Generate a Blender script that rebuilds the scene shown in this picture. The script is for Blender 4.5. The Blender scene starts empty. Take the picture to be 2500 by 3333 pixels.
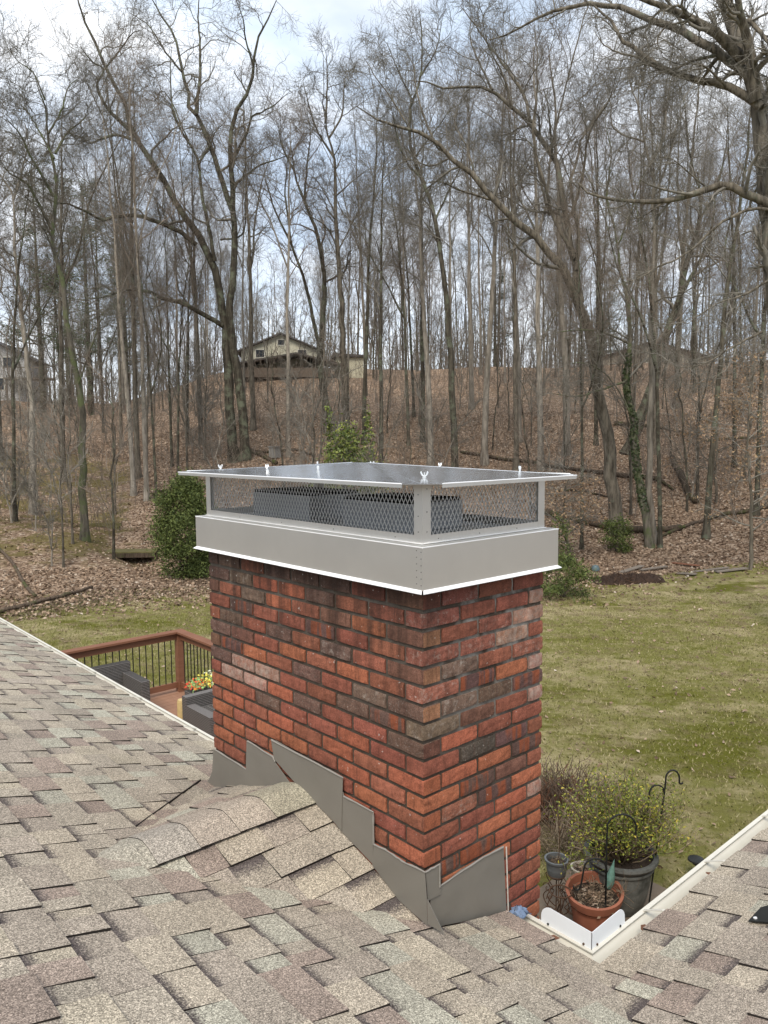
import bpy, math, random
import numpy as np
from mathutils import Vector, Matrix

rng = np.random.default_rng(7)
random.seed(11)
sc = bpy.context.scene
COL = sc.collection

# ------------------------------------------------------------------ camera
F = 2495.0                                   # focal length in pixels of a 2500 x 3333 picture
YAW, PITCH, ROLL = 0.84149, 0.092652, -0.008472
CAM = np.array([-1.8554, -1.8775, 1.5473])
fw = np.array([math.cos(YAW) * math.cos(PITCH), math.sin(YAW) * math.cos(PITCH), -math.sin(PITCH)])
r0 = np.array([math.sin(YAW), -math.cos(YAW), 0.0])
u0 = np.cross(r0, fw)
RT = r0 * math.cos(ROLL) + u0 * math.sin(ROLL)
UP = u0 * math.cos(ROLL) - r0 * math.sin(ROLL)
cd = bpy.data.cameras.new('camera')
cam = bpy.data.objects.new('camera', cd)
COL.objects.link(cam)
m = Matrix.Identity(4)
for i in range(3):
    m[i][0] = RT[i]; m[i][1] = UP[i]; m[i][2] = -fw[i]; m[i][3] = CAM[i]
cam.matrix_world = m
cd.sensor_fit = 'HORIZONTAL'; cd.sensor_width = 36.0; cd.lens = 36.0 * F / 2500.0
cd.clip_start = 0.05; cd.clip_end = 2000
sc.camera = cam

# ------------------------------------------------------------------ world, sun, exposure
w = bpy.data.worlds.new('World'); sc.world = w; w.use_nodes = True
nt = w.node_tree; N = nt.nodes; LK = nt.links
for n in list(N): N.remove(n)
wo = N.new('ShaderNodeOutputWorld'); bg = N.new('ShaderNodeBackground')
bg.inputs[1].default_value = 0.078
sky = N.new('ShaderNodeTexSky'); sky.sky_type = 'NISHITA'; sky.sun_disc = False
SUN_EL, SUN_AZ = math.radians(50), math.radians(215)       # azimuth counter-clockwise from +x
sky.sun_elevation = SUN_EL
sky.sun_rotation = math.radians(90) - SUN_AZ
tc = N.new('ShaderNodeTexCoord'); mp = N.new('ShaderNodeMapping')
mp.inputs['Scale'].default_value = (1.0, 1.0, 2.2)
LK.new(tc.outputs['Generated'], mp.inputs['Vector'])
ns = N.new('ShaderNodeTexNoise'); ns.inputs['Scale'].default_value = 2.6; ns.inputs['Detail'].default_value = 7
ns.inputs['Roughness'].default_value = 0.55; ns.inputs['Distortion'].default_value = 0.4
LK.new(mp.outputs[0], ns.inputs['Vector'])
cr = N.new('ShaderNodeValToRGB')
cr.color_ramp.elements[0].position = 0.40; cr.color_ramp.elements[0].color = (0.70, 0.70, 0.70, 1)
cr.color_ramp.elements[1].position = 0.60; cr.color_ramp.elements[1].color = (1, 1, 1, 1)
LK.new(ns.outputs['Fac'], cr.inputs[0])
ns2 = N.new('ShaderNodeTexNoise'); ns2.inputs['Scale'].default_value = 4.5; ns2.inputs['Detail'].default_value = 5
LK.new(mp.outputs[0], ns2.inputs['Vector'])
cr2 = N.new('ShaderNodeValToRGB')
cr2.color_ramp.elements[0].position = 0.40; cr2.color_ramp.elements[0].color = (5.6, 6.5, 7.7, 1)
cr2.color_ramp.elements[1].position = 0.62; cr2.color_ramp.elements[1].color = (8.3, 8.5, 8.8, 1)
LK.new(ns2.outputs['Fac'], cr2.inputs[0])
mx = N.new('ShaderNodeMix'); mx.data_type = 'RGBA'
LK.new(cr.outputs[0], mx.inputs[0]); LK.new(sky.outputs[0], mx.inputs[6]); LK.new(cr2.outputs[0], mx.inputs[7])
LK.new(mx.outputs[2], bg.inputs[0]); LK.new(bg.outputs[0], wo.inputs[0])
sd = bpy.data.lights.new('sun', 'SUN'); sd.energy = 1.5; sd.angle = math.radians(24); sd.color = (1.0, 0.91, 0.79)
so = bpy.data.objects.new('sun', sd); COL.objects.link(so)
sdir = Vector((math.cos(SUN_EL) * math.cos(SUN_AZ), math.cos(SUN_EL) * math.sin(SUN_AZ), math.sin(SUN_EL)))
so.rotation_euler = sdir.to_track_quat('Z', 'Y').to_euler(); so.location = (0, 0, 30)
sc.view_settings.view_transform = 'Standard'; sc.view_settings.look = 'None'
sc.view_settings.exposure = 1.06; sc.view_settings.gamma = 1.0
sc.view_settings.use_curve_mapping = False

# ------------------------------------------------------------------ geometry helpers
def ray(px, py):
    return fw + (px - 1250) / F * RT - (py - 1666.5) / F * UP
def at_axis(px, py, axis, val):
    d = ray(px, py); t = (val - CAM[axis]) / d[axis]; return CAM + t * d
def at_dist(px, py, D):
    d = ray(px, py); return CAM + d * (D / math.hypot(d[0], d[1]))
def project(P):
    d = np.asarray(P, float) - CAM; z = d @ fw
    return 1250 + F * (d @ RT) / z, 1666.5 - F * (d @ UP) / z, z

def tagit(o, label=None, cat=None, group=None, kind=None):
    if label: o['label'] = label
    if cat: o['category'] = cat
    if group: o['group'] = group
    if kind: o['kind'] = kind
    return o
def empty(name, loc=(0, 0, 0), label=None, cat=None, group=None, parent=None, rz=0):
    o = bpy.data.objects.new(name, None); o.location = loc; o.rotation_euler = (0, 0, rz); o.empty_display_size = .1
    COL.objects.link(o)
    if parent: o.parent = parent
    return tagit(o, label, cat, group)

def np_mesh(name, V, Fc, mat, smooth=False, attrs=None):
    """V (n,3); Fc list of (m,k) int arrays"""
    me = bpy.data.meshes.new(name)
    V = np.asarray(V, np.float32)
    me.vertices.add(len(V)); me.vertices.foreach_set('co', V.ravel())
    if not isinstance(Fc, list): Fc = [Fc]
    Fc = [np.asarray(f, np.int32) for f in Fc if len(f)]
    nl = sum(f.size for f in Fc); npol = sum(len(f) for f in Fc)
    me.loops.add(nl); me.loops.foreach_set('vertex_index', np.concatenate([f.ravel() for f in Fc]))
    me.polygons.add(npol)
    tot = np.concatenate([np.full(len(f), f.shape[1], np.int32) for f in Fc])
    st = np.concatenate([[0], np.cumsum(tot)[:-1]]).astype(np.int32)
    me.polygons.foreach_set('loop_start', st); me.polygons.foreach_set('loop_total', tot)
    if smooth: me.polygons.foreach_set('use_smooth', np.ones(npol, bool))
    for m_ in (mat if isinstance(mat, (list, tuple)) else [mat]): me.materials.append(m_)
    if attrs:
        for k, a in attrs.items():
            a = np.asarray(a, np.float32)
            if a.ndim == 2:
                at = me.attributes.new(k, 'FLOAT_COLOR', 'POINT')
                at.data.foreach_set('color', np.c_[a, np.ones(len(a), np.float32)].astype(np.float32).ravel())
            else:
                at = me.attributes.new(k, 'FLOAT', 'POINT'); at.data.foreach_set('value', a)
    me.update(calc_edges=True); me.validate()
    return me
def link(name, me, parent=None, loc=None):
    o = bpy.data.objects.new(name, me); COL.objects.link(o)
    if parent: o.parent = parent
    if loc is not None: o.location = loc
    return o

class MB:
    """collects shapes into one mesh"""
    def __init__(s): s.v = []; s.f = []; s.c = []
    def add(s, vs, fs, col=None):
        b = len(s.v); s.v += [tuple(map(float, v)) for v in vs]; s.f += [tuple(b + i for i in f) for f in fs]
        s.c += [col or (1, 1, 1)] * len(vs)
    def box(s, a, b, col=None):
        x0, y0, z0 = [min(a[i], b[i]) for i in range(3)]; x1, y1, z1 = [max(a[i], b[i]) for i in range(3)]
        s.add([(x0,y0,z0),(x1,y0,z0),(x1,y1,z0),(x0,y1,z0),(x0,y0,z1),(x1,y0,z1),(x1,y1,z1),(x0,y1,z1)],
              [(0,3,2,1),(4,5,6,7),(0,1,5,4),(1,2,6,5),(2,3,7,6),(3,0,4,7)], col)
    def bar(s, p, q, w_, h_, up=(0, 0, 1)):
        p = Vector(p); q = Vector(q); d = (q - p).normalized(); upv = Vector(up)
        x = d.cross(upv)
        if x.length < 1e-4: x = d.cross(Vector((1, 0, 0)))
        x.normalize(); y = x.cross(d)
        vs = []
        for o in (p, q):
            for sx, sy in ((-1,-1),(1,-1),(1,1),(-1,1)): vs.append(o + x * sx * w_ / 2 + y * sy * h_ / 2)
        s.add(vs, [(0,3,2,1),(4,5,6,7),(0,1,5,4),(1,2,6,5),(2,3,7,6),(3,0,4,7)])
    def tube(s, pts, r, n=8, cap=True):
        pts = [Vector(p) for p in pts]; k = len(pts)
        rr = r if isinstance(r, (list, tuple)) else [r] * k
        vs = []; pu = None
        for i, p in enumerate(pts):
            t = (pts[min(i+1, k-1)] - pts[max(i-1, 0)]).normalized()
            if pu is None:
                pu = t.orthogonal().normalized()
            pu = (pu - t * pu.dot(t)).normalized(); pv = t.cross(pu)
            for j in range(n):
                a = 2 * math.pi * j / n; vs.append(p + (pu * math.cos(a) + pv * math.sin(a)) * rr[i])
        fs = [(i*n+j, i*n+(j+1)%n, (i+1)*n+(j+1)%n, (i+1)*n+j) for i in range(k-1) for j in range(n)]
        if cap: fs += [tuple(reversed(range(n))), tuple(range((k-1)*n, k*n))]
        s.add(vs, fs)
    def lathe(s, prof, n=32, c=(0, 0, 0), sx=1, sy=1, close=False):
        vs = []
        for r, z in prof:
            for j in range(n):
                a = 2 * math.pi * j / n; vs.append((c[0] + r * sx * math.cos(a), c[1] + r * sy * math.sin(a), c[2] + z))
        k = len(prof)
        fs = [(i*n+j, i*n+(j+1)%n, (i+1)*n+(j+1)%n, (i+1)*n+j) for i in range(k-1) for j in range(n)]
        if close: fs += [tuple(reversed(range(n))), tuple(range((k-1)*n, k*n))]
        s.add(vs, fs)
    def prism(s, poly, d):
        """poly: list of 3D points (planar), extruded by vector d"""
        n = len(poly); d = Vector(d)
        vs = [Vector(p) for p in poly] + [Vector(p) + d for p in poly]
        fs = [tuple(range(n)), tuple(reversed(range(n, 2*n)))] + [(i, i+n, (i+1)%n+n, (i+1)%n) for i in range(n)]
        s.add(vs, fs)
    def build(s, name, mat, parent=None, loc=None, smooth=False, bevel=0, col=False):
        me = bpy.data.meshes.new(name); me.from_pydata(s.v, [], s.f); me.materials.append(mat)
        import bmesh
        bm = bmesh.new(); bm.from_mesh(me); bmesh.ops.recalc_face_normals(bm, faces=bm.faces)
        if bevel:
            bmesh.ops.remove_doubles(bm, verts=bm.verts, dist=1e-5)
            bmesh.ops.bevel(bm, geom=[e for e in bm.edges if len(e.link_faces) == 2 and e.calc_face_angle(0) > .5], offset=bevel, segments=2, affect='EDGES', profile=.6)
        bm.to_mesh(me); bm.free()
        if col and not bevel:
            at = me.attributes.new('col', 'FLOAT_COLOR', 'POINT')
            at.data.foreach_set('color', np.c_[np.array(s.c), np.ones(len(s.c))].astype(np.float32).ravel())
        if smooth:
            for p in me.polygons: p.use_smooth = True
            try: me.set_sharp_from_angle(angle=math.radians(40))
            except Exception: pass
        return link(name, me, parent, loc)

# ------------------------------------------------------------------ material helpers
class Mat:
    def __init__(s, name, rough=.8, metal=0., spec=.3):
        s.m = bpy.data.materials.new(name); s.m.use_nodes = True; s.t = s.m.node_tree
        s.b = s.t.nodes['Principled BSDF']; s.b.inputs['Roughness'].default_value = rough
        s.b.inputs['Metallic'].default_value = metal; s.b.inputs['Specular IOR Level'].default_value = spec
        s.co = {}
    def n(s, ty, **kw):
        x = s.t.nodes.new(ty)
        for k, v in kw.items():
            if k.startswith('i_'):
                k = k[2:]; k = int(k) if k.isdigit() else k.replace('_', ' ')
                if hasattr(v, 'is_output') or isinstance(v, bpy.types.NodeSocket): s.t.links.new(v, x.inputs[k])
                else: x.inputs[k].default_value = v
            else: setattr(x, k, v)
        return x
    def coord(s, kind='Object', scale=(1, 1, 1), rnd=False):
        key = (kind, tuple(scale), rnd)
        if key in s.co: return s.co[key]
        if kind == 'World': src = s.n('ShaderNodeNewGeometry').outputs['Position']
        else: src = s.n('ShaderNodeTexCoord').outputs[kind]
        if rnd:
            oi = s.n('ShaderNodeObjectInfo')
            mu = s.n('ShaderNodeMath', operation='MULTIPLY', i_0=oi.outputs['Random'], i_1=91.7)
            cb = s.n('ShaderNodeCombineXYZ', i_0=mu.outputs[0], i_1=mu.outputs[0], i_2=mu.outputs[0])
            src = s.n('ShaderNodeVectorMath', operation='ADD', i_0=src, i_1=cb.outputs[0]).outputs[0]
        mpn = s.n('ShaderNodeMapping', i_Vector=src, i_Scale=scale)
        s.co[key] = mpn.outputs[0]; return mpn.outputs[0]
    def noise(s, scale, detail=4, rough=.55, co=None, dist=0.):
        return s.n('ShaderNodeTexNoise', i_Vector=co if co is not None else s.coord(), i_Scale=scale, i_Detail=detail, i_Roughness=rough, i_Distortion=dist).outputs['Fac']
    def ramp(s, fac, stops):
        r = s.n('ShaderNodeValToRGB', i_Fac=fac); e = r.color_ramp.elements
        while len(e) < len(stops): e.new(.5)
        for el, (p, c) in zip(e, stops):
            el.position = p
            el.color = (c, c, c, 1) if isinstance(c, (int, float)) else (*c, 1)
        return r.outputs[0]
    def mix(s, fac, a, b, mode='MIX'):
        x = s.n('ShaderNodeMix', data_type='RGBA', blend_type=mode)
        for i, v in ((0, fac), (6, a), (7, b)):
            if isinstance(v, bpy.types.NodeSocket): s.t.links.new(v, x.inputs[i])
            elif isinstance(v, (int, float)): x.inputs[i].default_value = v if i == 0 else (v, v, v, 1)
            else: x.inputs[i].default_value = (*v[:3], 1)
        return x.outputs[2]
    def math(s, op, a, b=0.):
        return s.n('ShaderNodeMath', operation=op, i_0=a, i_1=b).outputs[0]
    def attr(s, name, out='Color'):
        return s.n('ShaderNodeAttribute', attribute_name=name).outputs[out]
    def color(s, c):
        if isinstance(c, bpy.types.NodeSocket): s.t.links.new(c, s.b.inputs['Base Color'])
        else: s.b.inputs['Base Color'].default_value = (*c, 1)
        return s
    def rough(s, c): s.t.links.new(c, s.b.inputs['Roughness']); return s
    def bump(s, h, strength=.4, dist=.01):
        b = s.n('ShaderNodeBump', i_Height=h, i_Strength=strength, i_Distance=dist)
        s.t.links.new(b.outputs[0], s.b.inputs['Normal']); return s
def simple(name, c, rough=.7, metal=0., var=.25, scale=20, bump=.2, bd=.003, spec=.3):
    M = Mat(name, rough, metal, spec); nz = M.noise(scale, 5)
    M.color(M.mix(nz, tuple(x * (1 - var) for x in c), tuple(min(1, x * (1 + var)) for x in c)))
    if bump: M.bump(M.noise(scale * 3, 3), bump, bd)
    return M.m

# ---- shingles
M = Mat('asphalt_shingle', .92, 0, .15)
base = M.attr('col')
gr = M.n('ShaderNodeTexVoronoi', i_Vector=M.coord('World'), i_Scale=330.).outputs['Color']
sp = M.n('ShaderNodeSeparateColor', i_Color=gr)
g1 = M.ramp(sp.outputs[0], [(0, .42), (.3, .74), (.6, 1.03), (.85, 1.38), (1, 1.85)])
big = M.ramp(M.noise(3.5, 5, .6, M.coord('World')), [(.3, .84), (.7, 1.1)])
c = M.mix(1., base, g1, 'MULTIPLY'); c = M.mix(1., c, big, 'MULTIPLY')
g2 = M.noise(140., 3, .7, M.coord('World'))
c = M.mix(1., c, M.ramp(g2, [(.32, .74), (.68, 1.26)]), 'MULTIPLY')
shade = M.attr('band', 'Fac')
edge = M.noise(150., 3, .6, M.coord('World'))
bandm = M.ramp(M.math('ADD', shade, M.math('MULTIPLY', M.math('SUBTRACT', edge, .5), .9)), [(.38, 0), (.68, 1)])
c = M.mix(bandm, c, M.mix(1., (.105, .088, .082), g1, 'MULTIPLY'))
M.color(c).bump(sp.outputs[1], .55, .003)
SHINGLE = M.m
M = Mat('shingle_cut_edge', .95, 0, .1); M.color((.03, .026, .023)); SHEDGE = M.m
DECKWOOD = simple('roof_underlay', (.05, .045, .042), .9)

# ---- metals
def metal(name, c, rough, wav=.0, wd=.01, scr=(1, 1, 1), var=.08):
    M = Mat(name, rough, 1.0, .5)
    n1 = M.noise(5, 3); n2 = M.noise(60, 3, .6, M.coord('Object', scr))
    M.color(M.mix(n1, tuple(x * (1 - var) for x in c), tuple(min(1, x * (1 + var)) for x in c)))
    M.rough(M.n('ShaderNodeMapRange', i_Value=n2, i_3=rough * .8, i_4=rough * 1.25).outputs[0])
    if wav: M.bump(M.noise(5., 1, .3, None, .5), wav, wd)
    return M.m
STEEL = metal('brushed_steel_sheet', (.76, .735, .685), .42, .05, .01, (.4, .4, 30))
STEEL_LID = metal('rippled_steel_lid', (.86, .865, .87), .2, .10, .01)
STEEL_EDGE = metal('bright_steel_hem', (.95, .955, .96), .5); STEEL_EDGE.node_tree.nodes['Principled BSDF'].inputs['Metallic'].default_value = .35
STEEL_PAN = metal('galvanised_pan', (.36, .375, .385), .42, .1)
STEEL_MESH = metal('expanded_steel_mesh', (.68, .68, .67), .5)
M = Mat('flashing_paint', .48, 0, .45)
M.color(M.mix(M.noise(4, 4), (.155, .143, .122), (.20, .186, .160))).bump(M.noise(6, 2, .4), .4, .02)
FLASH = M.m
BLACK = simple('soot_black', (.012, .012, .012), .8)
IRON = simple('black_iron', (.018, .019, .018), .45, 0, .3, 40, .1)
RUST = simple('rusty_wire', (.09, .05, .03), .8, 0, .5, 60)
WHITE = simple('white_aluminium', (.84, .87, .9), .38, 0, .03, 6, .1, .004, .5)
CREAM = simple('cream_gutter_paint', (.62, .60, .53), .45, 0, .10, 7, .15, .004, .45)
WPAINT = simple('white_enamel_iron', (.75, .74, .7), .5)

# ---- brick
def brick_mat(name, mode):
    M = Mat(name, .88, 0, .2)
    oi = M.n('ShaderNodeObjectInfo'); co = M.coord('Object', (1, 1, 1), True)
    c = oi.outputs['Color']
    v = M.noise(22, 6, .65, co)
    c = M.mix(1., c, M.ramp(v, [(.25, .55), (.5, 1.0), (.78, 1.4)]), 'MULTIPLY')
    fine = M.noise(190, 4, .7, co)
    c = M.mix(1., c, M.ramp(fine, [(.3, .6), (.7, 1.4)]), 'MULTIPLY')
    streak = M.noise(1., 5, .6, M.coord('Object', (75, 75, 7), True))
    if mode == 'striped':
        st = M.noise(1., 2, .4, M.coord('Object', (26, 26, 2.5), True))
        c = M.mix(M.ramp(st, [(.50, 0), (.58, 1)]), c, M.mix(1., (.23, .07, .035), M.ramp(fine, [(.3, .7), (.7, 1.2)]), 'MULTIPLY'))
    if mode in ('washed', 'white_edge'):
        a, b_ = (.40, .64) if mode == 'washed' else (.52, .68)
        c = M.mix(M.math('MULTIPLY', M.ramp(M.noise(34, 8, .8, co), [(a, 0), (b_, 1)]), .6), c, (.44, .385, .33))
    if mode == 'speckled':
        sp_ = M.ramp(M.noise(120, 3, .8, co), [(.56, 0), (.72, 1)])
        c = M.mix(M.math('MULTIPLY', sp_, .55), c, (.36, .33, .29))
    # soot runs below the cap, damp dark streaks elsewhere
    z = M.n('ShaderNodeSeparateXYZ', i_Vector=M.n('ShaderNodeNewGeometry').outputs['Position'])
    runs = M.noise(1., 5, .65, M.coord('World', (13, 13, 1.3)))
    zz = M.n('ShaderNodeMapRange', i_Value=z.outputs[2], i_1=.45, i_2=1.05).outputs[0]
    so_ = M.ramp(M.math('ADD', M.math('MULTIPLY', zz, .62), M.math('MULTIPLY', M.math('SUBTRACT', runs, .5), 1.5)), [(.22, 0), (.62, 1)])
    # less soot on the end face
    nx = M.n('ShaderNodeSeparateXYZ', i_Vector=M.n('ShaderNodeNewGeometry').outputs['Position'])
    sidey = M.n('ShaderNodeMapRange', i_Value=nx.outputs[0], i_1=.02, i_2=.15, i_3=1., i_4=.45).outputs[0]
    c = M.mix(M.math('MULTIPLY', M.math('MULTIPLY', so_, sidey), .78), c, (.034, .021, .016))
    c = M.mix(M.math('MULTIPLY', M.ramp(streak, [(.54, 0), (.72, 1)]), .5), c, (.07, .03, .022))
    c = M.mix(M.math('MULTIPLY', M.ramp(M.noise(60, 2, .5, co), [(.72, 0), (.76, 1)]), .5), c, (.6, .57, .52))
    M.color(c).bump(M.mix(.5, fine, v), .7, .004)
    return M.m
BR = {k: brick_mat('brick_' + k, k) for k in ('plain', 'striped', 'washed', 'white_edge', 'speckled')}
M = Mat('mortar', .95, 0, .1)
z = M.n('ShaderNodeSeparateXYZ', i_Vector=M.coord('World'))
lt = M.ramp(M.noise(5, 5, .6), [(.42, 0), (.6, 1)])
c = M.mix(M.noise(90, 4, .7), (.038, .030, .023), (.10, .082, .064))
xf = M.n('ShaderNodeMapRange', i_Value=z.outputs[0], i_1=.02, i_2=.2, i_3=.12, i_4=.8).outputs[0]
zf = M.n('ShaderNodeMapRange', i_Value=z.outputs[2], i_1=.35, i_2=.8, i_3=.15, i_4=1.).outputs[0]
c = M.mix(M.math('MULTIPLY', M.math('MULTIPLY', lt, xf), zf), c, (.40, .385, .35))
M.color(c).bump(M.noise(150, 3, .7), .8, .004)
MORTAR = M.m

# ---- bark
def bark(name, a, b, lichen=None, lf=.6, scale=1.):
    M = Mat(name, .93, 0, .12); co = M.coord('Object', (9 * scale, 9 * scale, 1.6 * scale))
    n1 = M.noise(1., 6, .65, co)
    c = M.ramp(n1, [(.36, a), (.64, b)])
    oi = M.n('ShaderNodeObjectInfo')
    c = M.mix(1., c, M.ramp(oi.outputs['Random'], [(0, .78), (1, 1.22)]), 'MULTIPLY')
    if lichen:
        c = M.mix(M.ramp(M.noise(1.7, 6, .7, M.coord('Object')), [(lf - .07, 0), (lf + .05, 1)]), c, lichen)
    M.color(c).bump(n1, .8, .03)
    return M.m
BARK_DARK = bark('dark_furrowed_bark', (.035, .030, .023), (.11, .097, .074), (.14, .15, .105), .56)
BARK_MID = bark('grey_brown_bark', (.052, .045, .035), (.20, .175, .138), (.15, .16, .12), .64)
BARK_PALE = bark('pale_grey_bark', (.15, .133, .108), (.34, .305, .255), (.17, .17, .13), .68)
BARK_MOSS = bark('mossy_bark', (.06, .054, .042), (.17, .15, .12), (.10, .115, .055), .52)
TWIG = bark('twig_bark', (.125, .116, .099), (.24, .222, .19))
TWIG_RED = bark('reddish_twig_bark', (.135, .11, .088), (.25, .207, .167))
DEADWOOD = bark('rotting_log_bark', (.05, .037, .028), (.13, .098, .072), (.06, .07, .025), .58, 2)

def leafmat(name, stops, rough=.5, trans=.0, scale=2.):
    M = Mat(name, rough, 0, .3)
    rp = M.n('ShaderNodeNewGeometry').outputs['Random Per Island']
    M.color(M.ramp(rp, stops)); return M.m
HOLLY = leafmat('holly_leaf', [(0, (.045, .07, .02)), (.35, (.09, .125, .03)), (.7, (.17, .21, .05)), (1, (.32, .34, .08))], .42)
CEDAR = leafmat('cedar_spray', [(0, (.042, .058, .016)), (.5, (.082, .108, .027)), (1, (.15, .18, .05))], .7)
PINE = leafmat('pine_needles', [(0, (.05, .07, .035)), (1, (.12, .15, .075))], .7)
BOX = leafmat('boxwood_leaf', [(0, (.07, .095, .02)), (.45, (.15, .19, .03)), (.8, (.27, .29, .04)), (1, (.48, .38, .06))], .55)
BEECH = leafmat('dry_beech_leaf', [(0, (.16, .10, .06)), (.5, (.28, .18, .105)), (1, (.45, .32, .19))], .7)
LITTER = leafmat('fallen_leaf', [(0, (.115, .075, .05)), (.45, (.245, .17, .115)), (.8, (.36, .26, .18)), (.96, (.40, .31, .23)), (1, (.6, .53, .44))], .8)
GRASSM = leafmat('grass_blade', [(0, (.11, .118, .03)), (.4, (.19, .19, .055)), (.75, (.27, .24, .11)), (1, (.36, .31, .18))], .8)
IVY = leafmat('ivy_leaf', [(0, (.03, .045, .018)), (1, (.075, .10, .04))], .6)
STRAW = leafmat('dry_stem', [(0, (.09, .065, .045)), (.6, (.20, .15, .10)), (1, (.42, .34, .24))], .8)
FLOWER = {n: simple('petal_' + n, c, .6, 0, .15, 30, 0) for n, c in dict(red=(.75, .10, .05), yellow=(.85, .75, .15), white=(.8, .85, .75), green=(.35, .55, .2), orange=(.85, .3, .06)).items()}

# ------------------------------------------------------------------ terrain
PD = np.array([0, 16, 21, 24, 28, 32, 38, 44, 52, 60, 72, 85, 100, 130, 400.])
PZR = np.array([-3, -3, -2.98, -2.8, -2.35, -1.7, -.35, 1.1, 3.2, 5.1, 7.5, 9.1, 9.3, 9.0, 7.])
PZL = np.array([-3, -3, -2.9, -2.72, -2.25, -1.75, -.8, .15, 1.6, 3.1, 4.9, 5.5, 5.4, 5.0, 3.])
def sstep(a, b, x):
    t = np.clip((x - a) / (b - a), 0, 1); return t * t * (3 - 2 * t)
def polar(x, y):
    dx = x - CAM[0]; dy = y - CAM[1]
    return np.hypot(dx, dy), np.degrees(np.arctan2(dy, dx))
def height(x, y):
    x = np.asarray(x, float); y = np.asarray(y, float)
    D, az = polar(x, y)
    h = np.interp(D, PD, PZR) * (1 - sstep(58, 68, az)) + np.interp(D, PD, PZL) * sstep(58, 68, az)
    hill = sstep(-60, -10, az) * (1 - sstep(115, 160, az))
    h = -3 + (h + 3) * hill
    am = sstep(22, 34, D)
    h = h + am * (.28 * np.sin(x * .31 + 1.3) * np.sin(y * .27) + .14 * np.sin(x * .83 + y * .5) + .05 * np.sin(x * 2.3) * np.sin(y * 2.0 + x))
    # ditch under the little footbridge
    d = np.hypot((x - 9.6) / 1.0, (y - 24.2) / 2.6)
    h = h - .75 * np.exp(-d ** 2)
    d2 = np.hypot((x - 6.0) / 4.5, (y - 27.) / 4.)
    h = h + .35 * np.exp(-d2 ** 2)
    return h
def hz(x, y): return float(height(x, y))
def ground_hit(px, py):
    d = ray(px, py); n = math.hypot(d[0], d[1]); prev = 2.0
    for D in np.arange(2, 130, .25):
        P = CAM + d * (D / n)
        if P[2] <= hz(P[0], P[1]): return P
    return CAM + d * (80 / n)
def on_slope(px, D):
    """point of the ground at distance D in the picture column px"""
    P = at_dist(px, 1400, D); return np.array([P[0], P[1], hz(P[0], P[1])])

rad = np.concatenate([[.3], np.geomspace(1.5, 30, 125), np.geomspace(30.4, 110, 115), np.geomspace(115, 700, 26)])
azs = np.concatenate([np.linspace(8, 92, 260), np.linspace(94, 366, 80)])
A_, R_ = np.meshgrid(np.radians(azs), rad)
gx = CAM[0] + R_ * np.cos(A_); gy = CAM[1] + R_ * np.sin(A_); gz = height(gx, gy)
V = np.stack([gx, gy, gz], -1).reshape(-1, 3)
nr, na = R_.shape
ii, jj = np.meshgrid(np.arange(nr - 1), np.arange(na), indexing='ij'); j2 = (jj + 1) % na
Q = np.stack([ii * na + jj, (ii + 1) * na + jj, (ii + 1) * na + j2, ii * na + j2], -1).reshape(-1, 4)
Dg, Ag = polar(gx, gy)
def wood_edge(az): return np.interp(az, [-20, 18, 22, 30, 36, 48, 60, 73, 85, 120], [30, 28.8, 27.2, 24.3, 23.2, 22.8, 22.6, 22.3, 22, 24])
hill = sstep(-60, -10, Ag) * (1 - sstep(115, 160, Ag))
wood = sstep(-1.2, 1.2, Dg - wood_edge(Ag)) * hill
moss = sstep(64.5, 68.5, Ag) * sstep(25, 28, Dg) * (1 - sstep(44, 52, Dg))
dirt = np.exp(-(((gx - 5.6) / 2.2) ** 2 + ((gy - 19.3) / .8) ** 2)) + .8 * np.exp(-(((gx - 10.3) / 1.6) ** 2 + ((gy - 19.0) / .8) ** 2))
M = Mat('ground_cover', .95, 0, .1)
W1 = M.coord('World')
LW = M.n('ShaderNodeVectorRotate', rotation_type='Z_AXIS', i_Vector=W1, i_Angle=-.73).outputs[0]; LW = M.n('ShaderNodeMapping', i_Vector=LW, i_Scale=(1., .42, 1.)).outputs[0]
wn = M.noise(.5, 5, .65, LW); mid = M.noise(2.6, 6, .7, W1); fi = M.noise(22, 6, .75, W1); ff = M.noise(85, 4, .8, W1)
green = M.mix(fi, (.10, .102, .027), (.25, .235, .07))
straw = M.mix(fi, (.25, .205, .105), (.52, .44, .265))
brown = M.mix(fi, (.10, .072, .04), (.28, .21, .13))
mossc = M.mix(fi, (.055, .062, .008), (.16, .158, .018))
g_ = M.ramp(M.math('ADD', M.math('MULTIPLY', wn, .55), M.math('MULTIPLY', mid, .45)), [(.45, 0), (.60, 1)])
lawn = M.mix(g_, green, straw)
lawn = M.mix(M.ramp(M.noise(.75, 6, .7, LW), [(.52, 0), (.60, .9)]), lawn, mossc)
br_ = M.ramp(M.noise(1.9, 6, .75, M.coord('World', (1.3, 1, 1))), [(.50, 0), (.62, 1)])
dist_f = M.attr('far', 'Fac')
lawn = M.mix(M.math('MULTIPLY', br_, M.math('ADD', .45, M.math('MULTIPLY', dist_f, .5))), lawn, brown)
lit = M.n('ShaderNodeTexVoronoi', i_Vector=W1, i_Scale=13., i_Randomness=1.)
lit2 = M.n('ShaderNodeSeparateColor', i_Color=lit.outputs['Color'])
leafc = M.ramp(lit2.outputs[0], [(0, (.10, .066, .045)), (.4, (.215, .148, .10)), (.75, (.32, .23, .16)), (.95, (.43, .33, .245)), (1, (.50, .42, .33))])
leafc = M.mix(1., leafc, M.ramp(fi, [(.3, .6), (.7, 1.4)]), 'MULTIPLY')
leafc = M.mix(M.ramp(M.noise(.35, 5, .6, W1), [(.5, 0), (.75, .45)]), leafc, (.10, .072, .046))
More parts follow.
